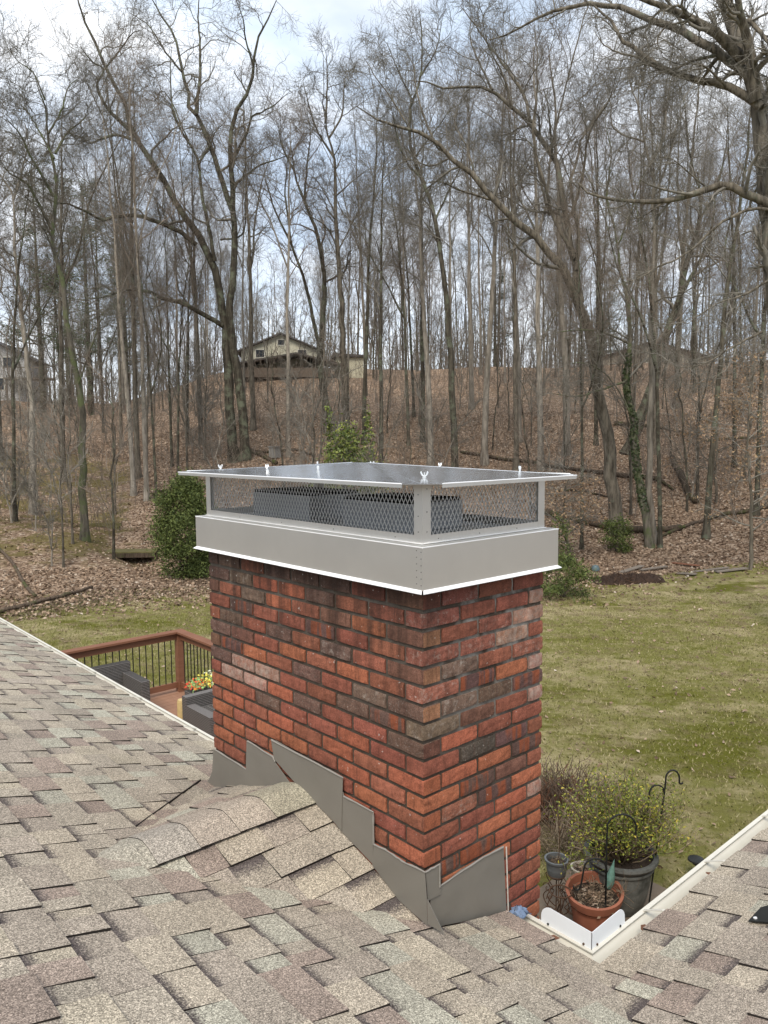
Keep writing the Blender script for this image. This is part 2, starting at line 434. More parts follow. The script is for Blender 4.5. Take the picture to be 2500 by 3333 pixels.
wf = M.attr('wood', 'Fac')
wmask = M.ramp(M.math('ADD', wf, M.math('MULTIPLY', M.math('SUBTRACT', M.noise(1.6, 6, .75, W1), .5), 1.1)), [(.42, 0), (.58, 1)])
c = M.mix(wmask, lawn, leafc)
ms = M.ramp(M.math('MULTIPLY', M.attr('moss', 'Fac'), M.ramp(M.noise(.6, 6, .7, W1), [(.40, 0), (.58, 1)])), [(.2, 0), (.7, .85)])
c = M.mix(ms, c, M.mix(fi, (.075, .066, .02), (.185, .15, .055)))
c = M.mix(M.math('MULTIPLY', M.attr('dirt', 'Fac'), .85), c, M.mix(fi, (.035, .026, .019), (.09, .068, .05)))
c = M.mix(1., c, M.ramp(ff, [(.3, .62), (.7, 1.4)]), 'MULTIPLY')
M.color(c).bump(M.mix(.5, fi, ff), 1., .04)
me = np_mesh('ground', V, Q, M.m, True, dict(wood=wood.ravel(), moss=moss.ravel(), dirt=np.clip(dirt, 0, 1).ravel(), far=sstep(12, 24, Dg).ravel()))
tagit(link('ground', me), kind='structure')
tagit(bpy.data.objects['ground'], 'lawn running up into a leaf covered wooded hillside')

# ------------------------------------------------------------------ the house: roofs, gutters, walls
EX, EY, EZ = .44, -.46, -.348
SL = .318; TH = math.atan(SL); CT, ST = math.cos(TH), math.sin(TH)
def zA(x): return -.208 - SL * x
house = empty('house', (0, 0, -3), 'brick and shingle house with tan grey hips of roof around the chimney', 'house')
def hp(o): o.location = (o.location[0], o.location[1], o.location[2] + 3); return o      # children live 3 m above the house origin
MB0 = MB.build
def hbuild(mb, name, mat, parent=house, **k):
    o = mb.build(name, mat, parent, **k)
    if parent is house: hp(o)
    return o
mb = MB()                                             # roof deck under the shingles
T = .02
mb.prism([(EX, 11, zA(EX) - T), (EX, EY, zA(EX) - T), (EX - 6, EY - 6, zA(EX - 6) - T), (EX - 6, 11, zA(EX - 6) - T)], (0, 0, -.03))
main_roof = hbuild(mb, 'main_roof', DECKWOOD)
mb = MB()
mb.prism([(EX, EY, EZ - T), (9, EY, EZ - T), (9, EY - 6, EZ + 6 * SL - T), (EX - 6, EY - 6, EZ + 6 * SL - T)], (0, 0, -.03))
wing_roof = hbuild(mb, 'wing_roof', DECKWOOD)

PAL = [((.385, .340, .275), 5), ((.345, .308, .255), 5), ((.375, .362, .300), 3), ((.285, .232, .198), 2.6), ((.395, .352, .28), 1.6), ((.325, .285, .24), 3)]
def palette():
    cs, ws = zip(*PAL); c_ = random.choices(cs, ws)[0]; k = random.uniform(.92, 1.07)
    return tuple(v * k * t_ for v, t_ in zip(tuple(.97 * v_ + .03 * m_ for v_, m_ in zip(c_, (.36, .323, .265))), (1.05, 1.03, 1.0)))
def clip_poly(poly, fn):
    out = []
    for i in range(len(poly)):
        a, b = poly[i], poly[(i + 1) % len(poly)]; fa, fb = fn(a), fn(b)
        if fa >= 0: out.append(a)
        if (fa >= 0) != (fb >= 0):
            t = fa / (fa - fb); out.append((a[0] + t * (b[0] - a[0]), a[1] + t * (b[1] - a[1])))
    return out
EXPO = .143
def shingle_pieces(origin, along, upslope, normal, u0_, u1, ncourse, clips, s0=0., wmin=.06, wmax=.225, expo=EXPO, thick=1.):
    """returns list of (verts, faces, matidx, col, band, centre)"""
    O = Vector(origin); A = Vector(along); U = Vector(upslope); Nn = Vector(normal); out = []
    for i in range(ncourse):
        s_a = s0 + i * expo; u = u0_ + random.uniform(-.2, 0); raised = random.random() < .5
        wob = random.uniform(-.004, .004)
        lastcol = None
        while u < u1:
            wd = random.uniform(wmin, wmax) * (1.12 if raised else .82)
            col = palette()
            skew = random.uniform(-.006, .006)
            lo = s_a + wob + random.uniform(-.003, .003); hi = s_a + expo + .02
            seg = [(u + .0004, lo), (u + wd - .0004, lo), (u + wd - .0004 + skew, hi), (u + .0004 + skew, hi)]
            for fn in clips:
                if len(seg) >= 3: seg = clip_poly(seg, fn)
            if len(seg) >= 3 and abs(sum(seg[k][0] * seg[(k+1) % len(seg)][1] - seg[(k+1) % len(seg)][0] * seg[k][1] for k in range(len(seg)))) > .0006:
                hb = (.0108 if raised else .0048) * thick + random.uniform(0, .0012)
                ht = .0012
                # subdivide across for a little wave: keep polygon, vary butt height per vertex
                top = []; bot = []; band = []
                for (a, s) in seg:
                    t = (s - lo) / (hi - lo)
                    h_ = hb * (1 - t) + ht * t + (random.uniform(-.0008, .0018) if t < .2 else 0)
                    top.append(O + A * a + U * s + Nn * h_); bot.append(O + A * a + U * s - Nn * .004)
                    band.append((max(0, (s - lo) / expo - .0) if not raised else 0))
                n = len(seg)
                # insert band line for recessed pieces at 62 % exposure
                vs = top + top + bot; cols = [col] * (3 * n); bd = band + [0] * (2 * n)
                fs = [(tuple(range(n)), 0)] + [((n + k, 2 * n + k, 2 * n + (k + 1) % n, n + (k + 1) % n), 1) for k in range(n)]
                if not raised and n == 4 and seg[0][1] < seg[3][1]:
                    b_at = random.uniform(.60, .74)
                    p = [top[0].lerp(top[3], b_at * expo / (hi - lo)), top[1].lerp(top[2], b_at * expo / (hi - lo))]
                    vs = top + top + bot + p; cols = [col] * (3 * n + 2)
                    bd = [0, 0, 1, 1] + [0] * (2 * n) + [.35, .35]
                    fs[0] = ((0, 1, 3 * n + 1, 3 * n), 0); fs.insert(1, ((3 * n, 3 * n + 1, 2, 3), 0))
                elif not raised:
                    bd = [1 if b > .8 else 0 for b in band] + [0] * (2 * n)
                cen = sum(top, Vector()) / n
                out.append((vs, fs, cols, bd, cen))
            u += wd
            raised = not raised if random.random() < .86 else raised
    return out
def pieces_mesh(name, pcs):
    vs = []; fs = []; mi = []; cl = []; bd = []
    for v, f, c_, b_, _ in pcs:
        o = len(vs); vs += [tuple(x) for x in v]; cl += c_; bd += b_
        for idx, m_ in f: fs.append(tuple(o + i for i in idx)); mi.append(m_)
    me = bpy.data.meshes.new(name); me.from_pydata(vs, [], fs)
    me.materials.append(SHINGLE); me.materials.append(SHEDGE)
    me.polygons.foreach_set('material_index', mi)
    a = me.attributes.new('col', 'FLOAT_COLOR', 'POINT'); a.data.foreach_set('color', np.c_[np.array(cl), np.ones(len(cl))].astype(np.float32).ravel())
    a = me.attributes.new('band', 'FLOAT', 'POINT'); a.data.foreach_set('value', np.array(bd, np.float32))
    me.update(); return me
NA = (ST, 0, CT); UA = (-CT, 0, ST)
NB = (0, ST, CT); UB = (0, -CT, ST)
# valley: x - EX = y - EY  ->  roof A keeps y > EY - s*CT ; roof B keeps x > EX - s*CT
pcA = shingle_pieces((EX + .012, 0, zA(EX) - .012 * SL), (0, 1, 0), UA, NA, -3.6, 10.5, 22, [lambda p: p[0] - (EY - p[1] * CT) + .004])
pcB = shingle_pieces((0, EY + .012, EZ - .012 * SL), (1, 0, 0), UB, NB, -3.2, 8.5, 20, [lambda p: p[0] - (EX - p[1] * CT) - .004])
# saddle (cricket) behind the chimney
RY, RZ, RX = .757, .066, -.86
m_c = (RZ + .208) / RY
a_c = math.atan(m_c)
def saddle(side):
    # plane through valley foot (x=0, y=YF, z=zA(0)) and ridge y=RY ; courses parallel to the ridge
    YF = -.12 if side < 0 else 1.634
    zf = RZ - abs(RY - YF) * m_c
    U = Vector((0, math.cos(a_c) * (1 if side < 0 else -1), math.sin(a_c)))
    Nn = Vector((0, -math.sin(a_c) * (1 if side < 0 else -1), math.cos(a_c)))
    Lr = abs(RY - YF) / math.cos(a_c)
    # inside the roof where saddle z < roof A z : roofA at x -> limit
    def fn(p, sgn=side):
        x = p[0]; z = zf + p[1] * math.sin(a_c)
        return z - zA(x) + .012
    return shingle_pieces((0, YF, zf), (1, 0, 0), tuple(U), tuple(Nn), -1.2, .0, 8,
                          [fn, lambda p: Lr - p[1], lambda p: -.004 - p[0]], 0., .10, .26, .137), YF, zf
(pc1, YF1, zf1), (pc2, YF2, zf2) = saddle(-1), saddle(1)
mb = MB(); e = .0
mb.add([(0, YF1, zf1 - .006), (0, RY, RZ - .006), (RX, RY, RZ - .006), (0, YF2, zf2 - .006), (0, YF1, zf1 - .3), (0, RY, zf1 - .3), (0, YF2, zf2 - .3), (RX, RY, RZ - .02)],
       [(0, 1, 2), (3, 2, 1), (0, 4, 5, 1), (1, 5, 6, 3), (0, 2, 4), (3, 6, 2)])
saddle_roof = hbuild(mb, 'saddle_roof', SHINGLE)
mb = MB(); mb.bar((-.03, YF2 - .03, zA(-.03) + .010), (RX - .05, RY + .0, RZ + .012), .006, .008)
hbuild(mb, 'valley_cut', SHEDGE, saddle_roof) if False else mb.build('valley_cut', SHEDGE, saddle_roof)
# choose the ones that show largest
allp = []
for tag_, pcs in (('A', pcA), ('B', pcB), ('S', pc1 + pc2)):
    for p in pcs:
        cx, cy, cz_ = p[4]; px, py, zz_ = project((cx, cy, cz_))
        vis = zz_ > .3 and -150 < px < 2650 and 1900 < py < 3500
        if tag_ == 'A' and -.02 < cx < .75 and 0 < cy < 1.52: continue
        if tag_ == 'A' and zz_ < .2 and not vis: pass
        allp.append([0 if vis else 1, zz_ if vis else 50 + abs(cy), tag_, p])
allp.sort(key=lambda t: (t[0], t[1]))
RO = {'A': main_roof, 'B': wing_roof, 'S': saddle_roof}
for t in allp[:298]:
    link('shingle', pieces_mesh('shingle', [t[3]]), RO[t[2]])
for k in 'ABS':
    rest = [t[3] for t in allp[298:] if t[2] == k]
    if rest: tagit(link('shingle_courses', pieces_mesh('shingle_courses', rest), RO[k]), kind='stuff')
# ridge caps of the saddle
def cap_mesh(x0, x1):
    mb = MB(); wdt = .13; cl = tuple(v_ * random.uniform(.94, 1.04) for v_ in (.37, .33, .265)); n = 8; vs = []
    for x, lift in ((x0, .004), (x1, .0078)):
        for j in range(n + 1):
            t = -1 + 2 * j / n; y = RY + t * wdt; z = RZ - (math.sqrt((t * wdt) ** 2 + .035 ** 2) - .035) * m_c + lift + .002
            vs.append((x, y, z))
    vs2 = [(v[0], v[1], v[2] - .0045) for v in vs]; k = n + 1
    fs = [(j, j + 1, k + j + 1, k + j) for j in range(n)]; f2 = [tuple(2 * k + i for i in reversed(f)) for f in fs]
    sd_ = [(k + j, k + j + 1, 3 * k + j + 1, 3 * k + j) for j in range(n)] + [(0, k, 3 * k, 2 * k), (n, 2 * k + n, 3 * k + n, k + n)]
    me = bpy.data.meshes.new('ridge_shingle'); me.from_pydata(vs + vs2, [], fs + f2 + sd_)
    me.materials.append(SHINGLE); me.materials.append(SHEDGE)
    me.polygons.foreach_set('material_index', [0] * (2 * n) + [1] * len(sd_))
    a = me.attributes.new('col', 'FLOAT_COLOR', 'POINT'); a.data.foreach_set('color', np.tile(np.array([*cl, 1], np.float32), len(vs) * 2))
    a = me.attributes.new('band', 'FLOAT', 'POINT'); me.update(); return me
xx = 0.
for i in range(5):
    link('ridge_shingle', cap_mesh(-.008 - i * .17, -.008 - i * .17 - .2), saddle_roof)

# gutters: cross-section (outward distance, height) from the eave
GP = [(.0, -.012), (.0, -.120), (.040, -.123), (.066, -.112), (.078, -.090), (.090, -.070), (.104, -.062), (.113, -.054), (.113, -.047), (.104, -.049), (.103, -.043), (.121, -.041), (.121, -.050), (.112, -.066), (.098, -.076), (.084, -.098), (.070, -.118), (.042, -.127), (-.004, -.124), (-.004, -.012)]
def gutter_run(mb, axis, fixed, a, b, cut_a=0):
    vs = []
    for k, pos in enumerate((a, b)):
        for o, z in GP:
            p = pos + (o if (k == 0 and cut_a) else 0)
            vs.append((fixed + o, p, EZ + z) if axis == 'y' else (p, fixed + o, EZ + z))
    n = len(GP)
    mb.add(vs, [(i, (i + 1) % n, n + (i + 1) % n, n + i) for i in range(n)])
mb = MB(); gutter_run(mb, 'y', EX, 1.53, 10.5)
gut1 = hbuild(mb, 'gutter', CREAM, smooth=True); gut1['label'] = 'long cream gutter on the eave left of the chimney'
mb = MB(); gutter_run(mb, 'y', EX, EY, -.012, 1); gutter_run(mb, 'x', EY, EX, 8.5, 1)
mb.box((EX - .002, -.016, EZ - .11), (EX + .104, -.012, EZ - .04))
gut2 = hbuild(mb, 'gutter', CREAM, smooth=True); gut2['label'] = 'cream gutter meeting in an inside corner beside the chimney'
# metal drip edge
mb = MB(); mb.box((EX - .01, 1.52, EZ - .022), (EX + .008, 10.5, EZ - .004)); mb.box((EX - .01, EY, EZ - .022), (EX + .008, -.006, EZ - .004)); mb.box((EX, EY - .01, EZ - .022), (8.5, EY + .008, EZ - .004))
hbuild(mb, 'drip_edge', CREAM)
# strap hangers
for (ax, pos) in [('y', 2.05), ('y', 2.75), ('y', 3.6), ('y', 4.5), ('y', 5.6), ('y', 7.0), ('x', .93), ('x', 1.47), ('x', 2.1)]:
    mb = MB()
    if ax == 'y': mb.box((EX + .012, pos - .008, EZ - .004), (EX + .03, pos + .008, EZ - .001)); mb.bar((EX + .03, pos, EZ - .004), (EX + .112, pos, EZ - .042), .016, .003)
    else: mb.box((pos - .008, EY + .010, EZ - .004), (pos + .008, EY + .03, EZ - .001)); mb.bar((pos, EY + .03, EZ - .004), (pos, EY + .112, EZ - .042), .016, .003)
    hbuild(mb, 'hanger', CREAM)
# walls and soffits
SIDING = simple('siding', (.42, .38, .31), .7)
mb = MB()
mb.box((-.05, 1.53, -3), (.02, 10.5, -.42)); mb.box((-.05, -1.0, -3), (.02, -.02, -.42)); mb.box((.02, -.95, -3), (8.4, -.88, -.42))
mb.box((-.04, EY, -.46), (EX, 10.5, -.44)) if False else None
hbuild(mb, 'wall', SIDING)
mb = MB(); mb.box((.025, 1.53, -.475), (EX - .01, 10.5, -.46)); mb.box((.025, EY - .0, -.475), (EX - .01, -.02, -.46)); mb.box((.025, EY - .40, -.475), (8.4, EY - .005, -.46))
hbuild(mb, 'soffit', WPAINT)

# splash guard at the gutter corner
cx_, cy_, cz_ = EX + .116, EY + .116, EZ - .050
mb = MB()
def wing(dx, dy):
    L = .235; pts = [(0, 0), (L, 0), (L, .03)]
    for k in range(7):
        a = math.pi / 2 * k / 6; pts.append((L - .045 + .045 * math.cos(a), .035 + .05 * math.sin(a)))
    pts += [(.1, .082), (0, .078)]
    poly = [(cx_ + dx * u, cy_ + dy * u, cz_ + v) for u, v in pts]
    mb.prism(poly, (dy * .002, dx * .002, 0))
    # foot lapping the lip
    f = [(cx_ + dx * u + dy * o, cy_ + dy * u + dx * o, cz_ + z_) for (u, o, z_) in ((0, 0, .002), (L + .02, 0, .002), (L + .02, .014, .001), (0, .014, .001))]
    mb.prism(f, (0, 0, .003))
wing(0, 1); wing(1, 0)
guard = mb.build('splash_guard', WHITE)
tagit(guard, 'bright white bent metal splash guard standing on the gutter inside corner', 'splash guard')
for (u, ax) in ((.035, 0), (.2, 0), (.035, 1), (.2, 1)):
    mb = MB(); p = (cx_ + (u if ax else 0), cy_ + (0 if ax else u), cz_ + .016)
    q = (p[0] - (0 if ax else .004), p[1] - (.004 if ax else 0), p[2]); mb.tube([p, q], .0045, 8)
    mb.build('screw', IRON if u > .1 else RUST, guard)
# blue grey scrap of cloth on the gutter end, fallen leaves in the gutter
def crumple(name, c, r, mat, label, cat, flat=.6, group=None):
    n = 9; vs = []; 
    for i in range(n):
        for j in range(n):
            u = (i / (n-1) - .5) * 2; v = (j / (n-1) - .5) * 2
            vs.append((c[0] + u * r + random.uniform(-.2, .2) * r, c[1] + v * r + random.uniform(-.2, .2) * r, c[2] + r * flat * (random.uniform(.2, 1.) * (1 - .5 * (u*u+v*v)))))
    fs = [(i*n+j, (i+1)*n+j, (i+1)*n+j+1, i*n+j+1) for i in range(n-1) for j in range(n-1)]
    mb = MB(); mb.add(vs, fs); mb.add([(x, y, z - .003) for x, y, z in vs], [tuple(reversed(f)) for f in fs])
    o = mb.build(name, mat, smooth=True); tagit(o, label, cat, group); return o
crumple('rag', (.50, -.045, EZ - .012), .03, simple('blue_grey_cloth', (.16, .22, .33), .8, 0, .5, 30), 'small crumpled blue grey rag stuffed into the gutter end', 'rag', 1.2)
def dry_leaf(px, py, size, lab):
    P = at_axis(px, py, 2, EZ - .03); mb = MB(); a = random.uniform(0, 6); ca, sa = math.cos(a), math.sin(a)
    pts = [(0, -1, 0), (.45, -.4, .18), (.5, .3, .28), (0, 1, .1), (-.5, .3, .3), (-.45, -.4, .2)]
    pp = [(P[0] + size * (x * ca - y * sa), P[1] + size * (x * sa + y * ca), P[2] + size * z) for x, y, z in pts]
    mb.add(pp + [(P[0], P[1], P[2])], [(6, i, (i + 1) % 6) for i in range(6)])
    o = mb.build('dry_leaf', BEECH_LEAF); tagit(o, lab, 'leaf', 'dead leaves caught in the gutter')
BEECH_LEAF = simple('brown_leaf', (.15, .07, .04), .7, 0, .4, 60)
dry_leaf(1800, 3058, .03, 'rusty brown leaf stuck in the gutter just left of the splash guard')
dry_leaf(2310, 2848, .025, 'curled brown leaf in the right gutter near the far hanger')
dry_leaf(2098, 3025, .03, 'curled brown leaf in the right gutter below the near hanger')
dry_leaf(2340, 2835, .02, 'small brown leaf wedged beside the far hanger of the right gutter')
# black flashing sheet on the wing roof
NBv = Vector(NB)
def onB(px, py):
    d = ray(px, py); n_ = np.array(NB); o_ = np.array([EX, EY, EZ]); t = ((o_ - CAM) @ n_) / (d @ n_); return CAM + t * d
P = [onB(2440, 3012), onB(2480, 2968), onB(2580, 2940), onB(2560, 3020)]
mb = MB(); mb.prism([Vector(p) + NBv * .013 for p in P], NBv * .004)
bp = mb.build('flashing_sheet', IRON); tagit(bp, 'black metal sheet lying on the right roof at the picture edge', 'metal sheet')
mb = MB(); q = Vector(onB(2463, 3005)) + NBv * .017; mb.tube([q, q + NBv * .004], .007, 8); mb.build('nail_head', STEEL_EDGE, bp)

# ------------------------------------------------------------------ chimney
chim = empty('chimney', (0, 0, 0), 'tall red brick chimney with dark stained courses rising through the roof', 'chimney')
LY, WX, CH, MOD, JT = 1.510, .6972, .0677, .2032, .0142
HD = .1016 - JT
Z0 = 0.0                                           # underside of course 15
mb = MB(); mb.box((.0085, .0085, -3), (WX - .0085, LY - .0085, 1.12)); mb.build('mortar_core', MORTAR, chim)
BC = dict(O=((.31, .105, .058), 'plain'), R=((.235, .084, .054), 'plain'), D=((.13, .078, .058), 'speckled'), B=((.155, .078, .054), 'plain'),
          S=((.11, .065, .055), 'striped'), P=((.30, .15, .105), 'washed'), T=((.26, .12, .062), 'plain'), W=((.235, .09, .062), 'white_edge'),
          K=((.08, .062, .05), 'speckled'), G=((.15, .10, .074), 'white_edge'))
LEFT = {0: 'BDDBDDDD', 1: 'BRDDDRDD', 2: 'RRRDOOGD', 3: 'BOBROGRB', 4: 'RRRSRRSR', 5: 'BRGRDRDR', 6: 'RRORORBD', 7: 'DGRDROSB',
        8: 'RSDRRPPD', 9: 'DRRDOPPR', 10: 'WRORRDRO', 11: 'OROROROR', 12: 'OROROORO', 13: 'ROROOROR', 14: 'OROORORO', 15: 'OROORORR', 16: 'OORORORO', 17: 'OORROORO', 18: 'RORORORO'}
RIGHT = {0: 'BRWR', 1: 'RWRR', 2: 'WRRP', 3: 'TRWP', 4: 'WWPR', 5: 'TGRW', 6: 'WSOP', 7: 'TGDS', 8: 'GBRP', 9: 'BORR', 10: 'RKSR', 11: 'OOOS', 12: 'OSBR', 13: 'OWSO', 14: 'RROP',
         15: 'OROO', 16: 'SSOO', 17: 'ROOR', 18: 'OSRO', 19: 'ROOR', 20: 'RORO', 21: 'OORR', 22: 'RROO', 23: 'OROR', 24: 'RORO'}
def brick_mesh(kind, seed):
    L = MOD - JT if kind == 'S' else HD
    rs = random.Random(seed); mb = MB(); nx, nz = (7, 4) if kind == 'S' else (4, 4)
    D_ = HD; H_ = CH - JT
    # front face as a slightly wobbly grid, rest of the box behind it; local x along wall, y inward, z up
    def fr(i, k):
        x = L * i / nx; z = H_ * k / nz
        e_ = (i in (0, nx)) + (k in (0, nz))
        y = rs.uniform(-.0007, .0012) + (.0016 if e_ == 1 else .004 if e_ == 2 else 0)
        if i in (0, nx): x += (1 if i == 0 else -1) * rs.uniform(0, .0016)
        if k in (0, nz): z += (1 if k == 0 else -1) * rs.uniform(0, .0016)
        return (x, y, z)
    vs = [fr(i, k) for k in range(nz + 1) for i in range(nx + 1)]
    fs = [(k*(nx+1)+i, k*(nx+1)+i+1, (k+1)*(nx+1)+i+1, (k+1)*(nx+1)+i) for k in range(nz) for i in range(nx)]
    b = len(vs); vs += [(.0004, D_, 0), (L - .0004, D_, 0), (L - .0004, D_, H_), (.0004, D_, H_)]
    bl = [i for i in range(nx + 1)]; tl = [nz*(nx+1)+i for i in range(nx + 1)]; le = [k*(nx+1) for k in range(nz+1)]; ri = [k*(nx+1)+nx for k in range(nz+1)]
    fs += [tuple([b, b+1] + bl[::-1]), tuple(tl + [b+2, b+3]), tuple([b+3, b] + le), tuple([b+1, b+2] + ri[::-1]), (b+1, b, b+3, b+2)]
    me = bpy.data.meshes.new('brick'); me.from_pydata(vs, [], fs); me.update(); return me
HEADM = {}
for hc in 'BTOR':
    hm = BR['plain'].copy(); hm.name = 'brick_head'; oi_ = [n for n in hm.node_tree.nodes if n.type == 'OBJECT_INFO']
    tgt = [l for l in hm.node_tree.links if l.from_node.type == 'OBJECT_INFO' and l.from_socket.name == 'Color'][0].to_socket
    rgb = hm.node_tree.nodes.new('ShaderNodeRGB'); rgb.outputs[0].default_value = (*dict(B=(.13, .06, .043), T=(.27, .135, .075), O=(.275, .092, .048), R=(.19, .068, .046))[hc], 1)
    hm.node_tree.links.new(rgb.outputs[0], tgt); HEADM[hc] = hm
HEADF = 31
BM = {}
for kind in 'SH':
    for s in range(6):
        base_me = brick_mesh(kind, s * 7 + ord(kind))
        for mk, mt in BR.items():
            q = base_me.copy(); q.materials.append(mt); BM[kind, s, mk] = q
def put_brick(kind, code, face, pos, z):
    col_, mk = BC[code]; o = link('brick', BM[kind, random.randrange(6), mk], chim)
    j = random.uniform(-.0012, .0012)
    jit = random.uniform(.86, 1.14)
    o.color = (col_[0] * jit, col_[1] * jit * random.uniform(.92, 1.08), col_[2] * jit, 1)
    if face == 'R': o.location = (pos, j, z)                                   # end face, normal -y, local x -> +x
    else:                                                                      # long face, normal -x
        o.location = (j, pos + (MOD - JT if kind == 'S' else HD), z); o.rotation_euler = (0, 0, -math.pi / 2)
    return o
for k in range(0, 25):
    z = Z0 + (15 - k) * CH + JT * .5
    odd = k % 2 == 1
    lrow = LEFT.get(k); rrow = RIGHT.get(k)
    if odd:
        if lrow:
            for i in range(8):
                o = put_brick('S' if i < 7 else 'H', lrow[i], 'L', i * MOD, z)
                if i == 0:
                    me2 = o.data.copy(); me2.materials.append(HEADM[rrow[0] if rrow[0] in 'BTOR' else 'R']); me2.polygons[HEADF].material_index = 1; o.data = me2
        else: put_brick('S', 'O', 'L', 0, z)
        for i in range(3): put_brick('S', rrow[i + 1], 'R', .1016 + i * MOD, z)
    else:
        if lrow:
            for i in range(1, 8): put_brick('S', lrow[i], 'L', .1016 + (i - 1) * MOD, z)
        for i in range(4): put_brick('S' if i < 3 else 'H', rrow[i], 'R', i * MOD, z)
# the tan or orange heads of corner stretchers show on the end face
for k in (3, 5, 7):
    pass
# lower and rear brickwork
mb = MB()
def bstuff(x0, y0, x1, y1, z): mb.box((x0, y0, z), (x1, y1, z + CH - JT), random.choice([(.30, .09, .05), (.36, .1, .05), (.2, .07, .05), (.26, .08, .05)]))
for k in range(0, 60):
    z = Z0 + (15 - k) * CH + JT * .5
    o_ = 0 if k % 2 else .1016
    if z < -3: break
    for i in range(8):                                                        # rear long face x = WX
        a = max(0, o_ + (i - (0 if k % 2 else 1)) * MOD); b = min(LY, o_ + (i + (1 if k % 2 else 0)) * MOD - JT)
        if b - a > .03: bstuff(WX - .09, a + (.0 if a > 0 else .1), WX, b, z) if not (a == 0 and b < .15) else None
    for i in range(4):                                                        # far end y = LY
        a = max(.1, i * MOD + o_ * .5); b = min(WX - .1, a + MOD - JT)
        if b - a > .03: bstuff(a, LY - .09, b, LY, z)
    if k > 24:
        for i in range(4):
            a = i * MOD + (.1016 if k % 2 else 0) ; b = min(WX - .001, a + MOD - JT)
            if k % 2 and i == 0: bstuff(0, 0, .092, .09, z)
            if b - a > .03: bstuff(a, 0, b, .09, z)
M = Mat('brick_far', .9); M.color(M.mix(1., M.attr('col'), M.ramp(M.noise(25, 5, .7, M.coord('World')), [(.3, .7), (.7, 1.25)]), 'MULTIPLY')); M.bump(M.noise(150, 3, .7), .5, .004)
tagit(mb.build('rear_brickwork', M.m, chim, col=True), kind='stuff')

# flashing sheets against the brick
fl = empty('flashing', (0, 0, 0), 'grey brown sheet metal stepped along the foot', parent=chim)
def sheetL(px, off, th=.003, name='flashing_panel'):
    mb = MB(); mb.prism([at_axis(x, y, 0, -off) for x, y in px], (-th, 0, 0)); return mb.build(name, FLASH, fl, bevel=.0012)
def sheetR(px, off, th=.003):
    mb = MB(); mb.prism([at_axis(x, y, 1, -off) for x, y in px], (0, -th, 0)); return mb.build('flashing_panel', FLASH, fl, bevel=.0012)
sheetL([(696, 2437), (740, 2462), (803, 2506), (808, 2530), (806, 2575), (660, 2560), (682, 2535), (692, 2510)], .004)
sheetL([(804, 2411), (850, 2438), (889, 2465), (900, 2485), (965, 2575), (800, 2577)], .008)
sheetL([(884, 2409), (900, 2410), (1040, 2491), (1117, 2532), (1113, 2705), (1080, 2665), (980, 2568), (920, 2500), (893, 2470)], .011)
sheetL([(1117, 2576), (1122, 2592), (1215, 2642), (1216, 2760), (1215, 2812), (1111, 2704)], .008)
sheetL([(1218, 2748), (1262, 2770), (1309, 2803), (1345, 2822), (1384, 2839), (1391, 2935), (1392, 3012), (1300, 2930), (1213, 2815)], .012)
sheetR([(1384, 2839), (1431, 2813), (1433, 2911), (1391, 2932)], .009)
sheetR([(1400, 2900), (1431, 2886), (1500, 2830), (1558, 2799), (1638, 2757), (1642, 2850), (1648, 2972), (1442, 3012), (1400, 3030)], .004)
# the loose fin standing out past the corner
p0 = at_axis(1391, 2928, 0, -.016); p1 = at_axis(1444, 3038, 1, -.10); p2 = at_axis(1392, 3008, 0, -.016)
mb = MB(); mb.prism([p0, np.array([p1[0], p1[1], p1[2]]), p2], (.003, .001, 0)); mb.build('flashing_fin', FLASH, fl)
# apron foot on the saddle and turned-out flange on the roof
if False: mb = MB(); mb.prism([(-.004, 1.50, zA(0) + .10), (-.004, 1.56, zA(0) + .012), (-.05, 1.60, zA(-.05) + .014), (-.06, 1.50, zA(-.06) + .02)], (0, 0, .003))
CAULK = simple('sealant', (.26, .245, .22), .35, 0, .1, 30, .3)
def bead(px, axis, off):
    mb = MB(); pts = [at_axis(x, y, axis, -off) for x, y in px]; 
    pts = [p + np.array([0, 0, random.uniform(-.0015, .0015)]) for p in pts]
    mb.tube(pts, [.0035 + random.uniform(-.001, .0015) for _ in pts], 6); mb.build('sealant_bead', CAULK, fl, smooth=True)
def dens(px, n=5):
    out = []
    for a, b in zip(px[:-1], px[1:]):
        for k in range(n): out.append((a[0] + (b[0]-a[0])*k/n, a[1] + (b[1]-a[1])*k/n))
    return out + [px[-1]]
bead(dens([(696, 2437), (803, 2505)]), 0, .008); bead(dens([(806, 2412), (889, 2464), (895, 2480)]), 0, .012)
bead(dens([(884, 2409), (1040, 2491), (1117, 2532)]), 0, .015); bead(dens([(1119, 2591), (1215, 2642), (1216, 2748)]), 0, .013)
bead(dens([(1218, 2748), (1262, 2770), (1309, 2803), (1384, 2839)]), 0, .016)
bead(dens([(1384, 2839), (1431, 2813), (1431, 2886)]), 1, .013); bead(dens([(1431, 2886), (1558, 2799), (1638, 2757)]), 1, .008)
mb = MB(); P = [at_axis(1648, 2757, 1, -.002), at_axis(1655, 2985, 1, -.002)]
mb.tube([P[0], P[0] * .5 + P[1] * .5, P[1]], .003, 6); mb.build('sealant_bead', simple('old_white_sealant', (.55, .52, .47), .6, 0, .4, 60), fl)

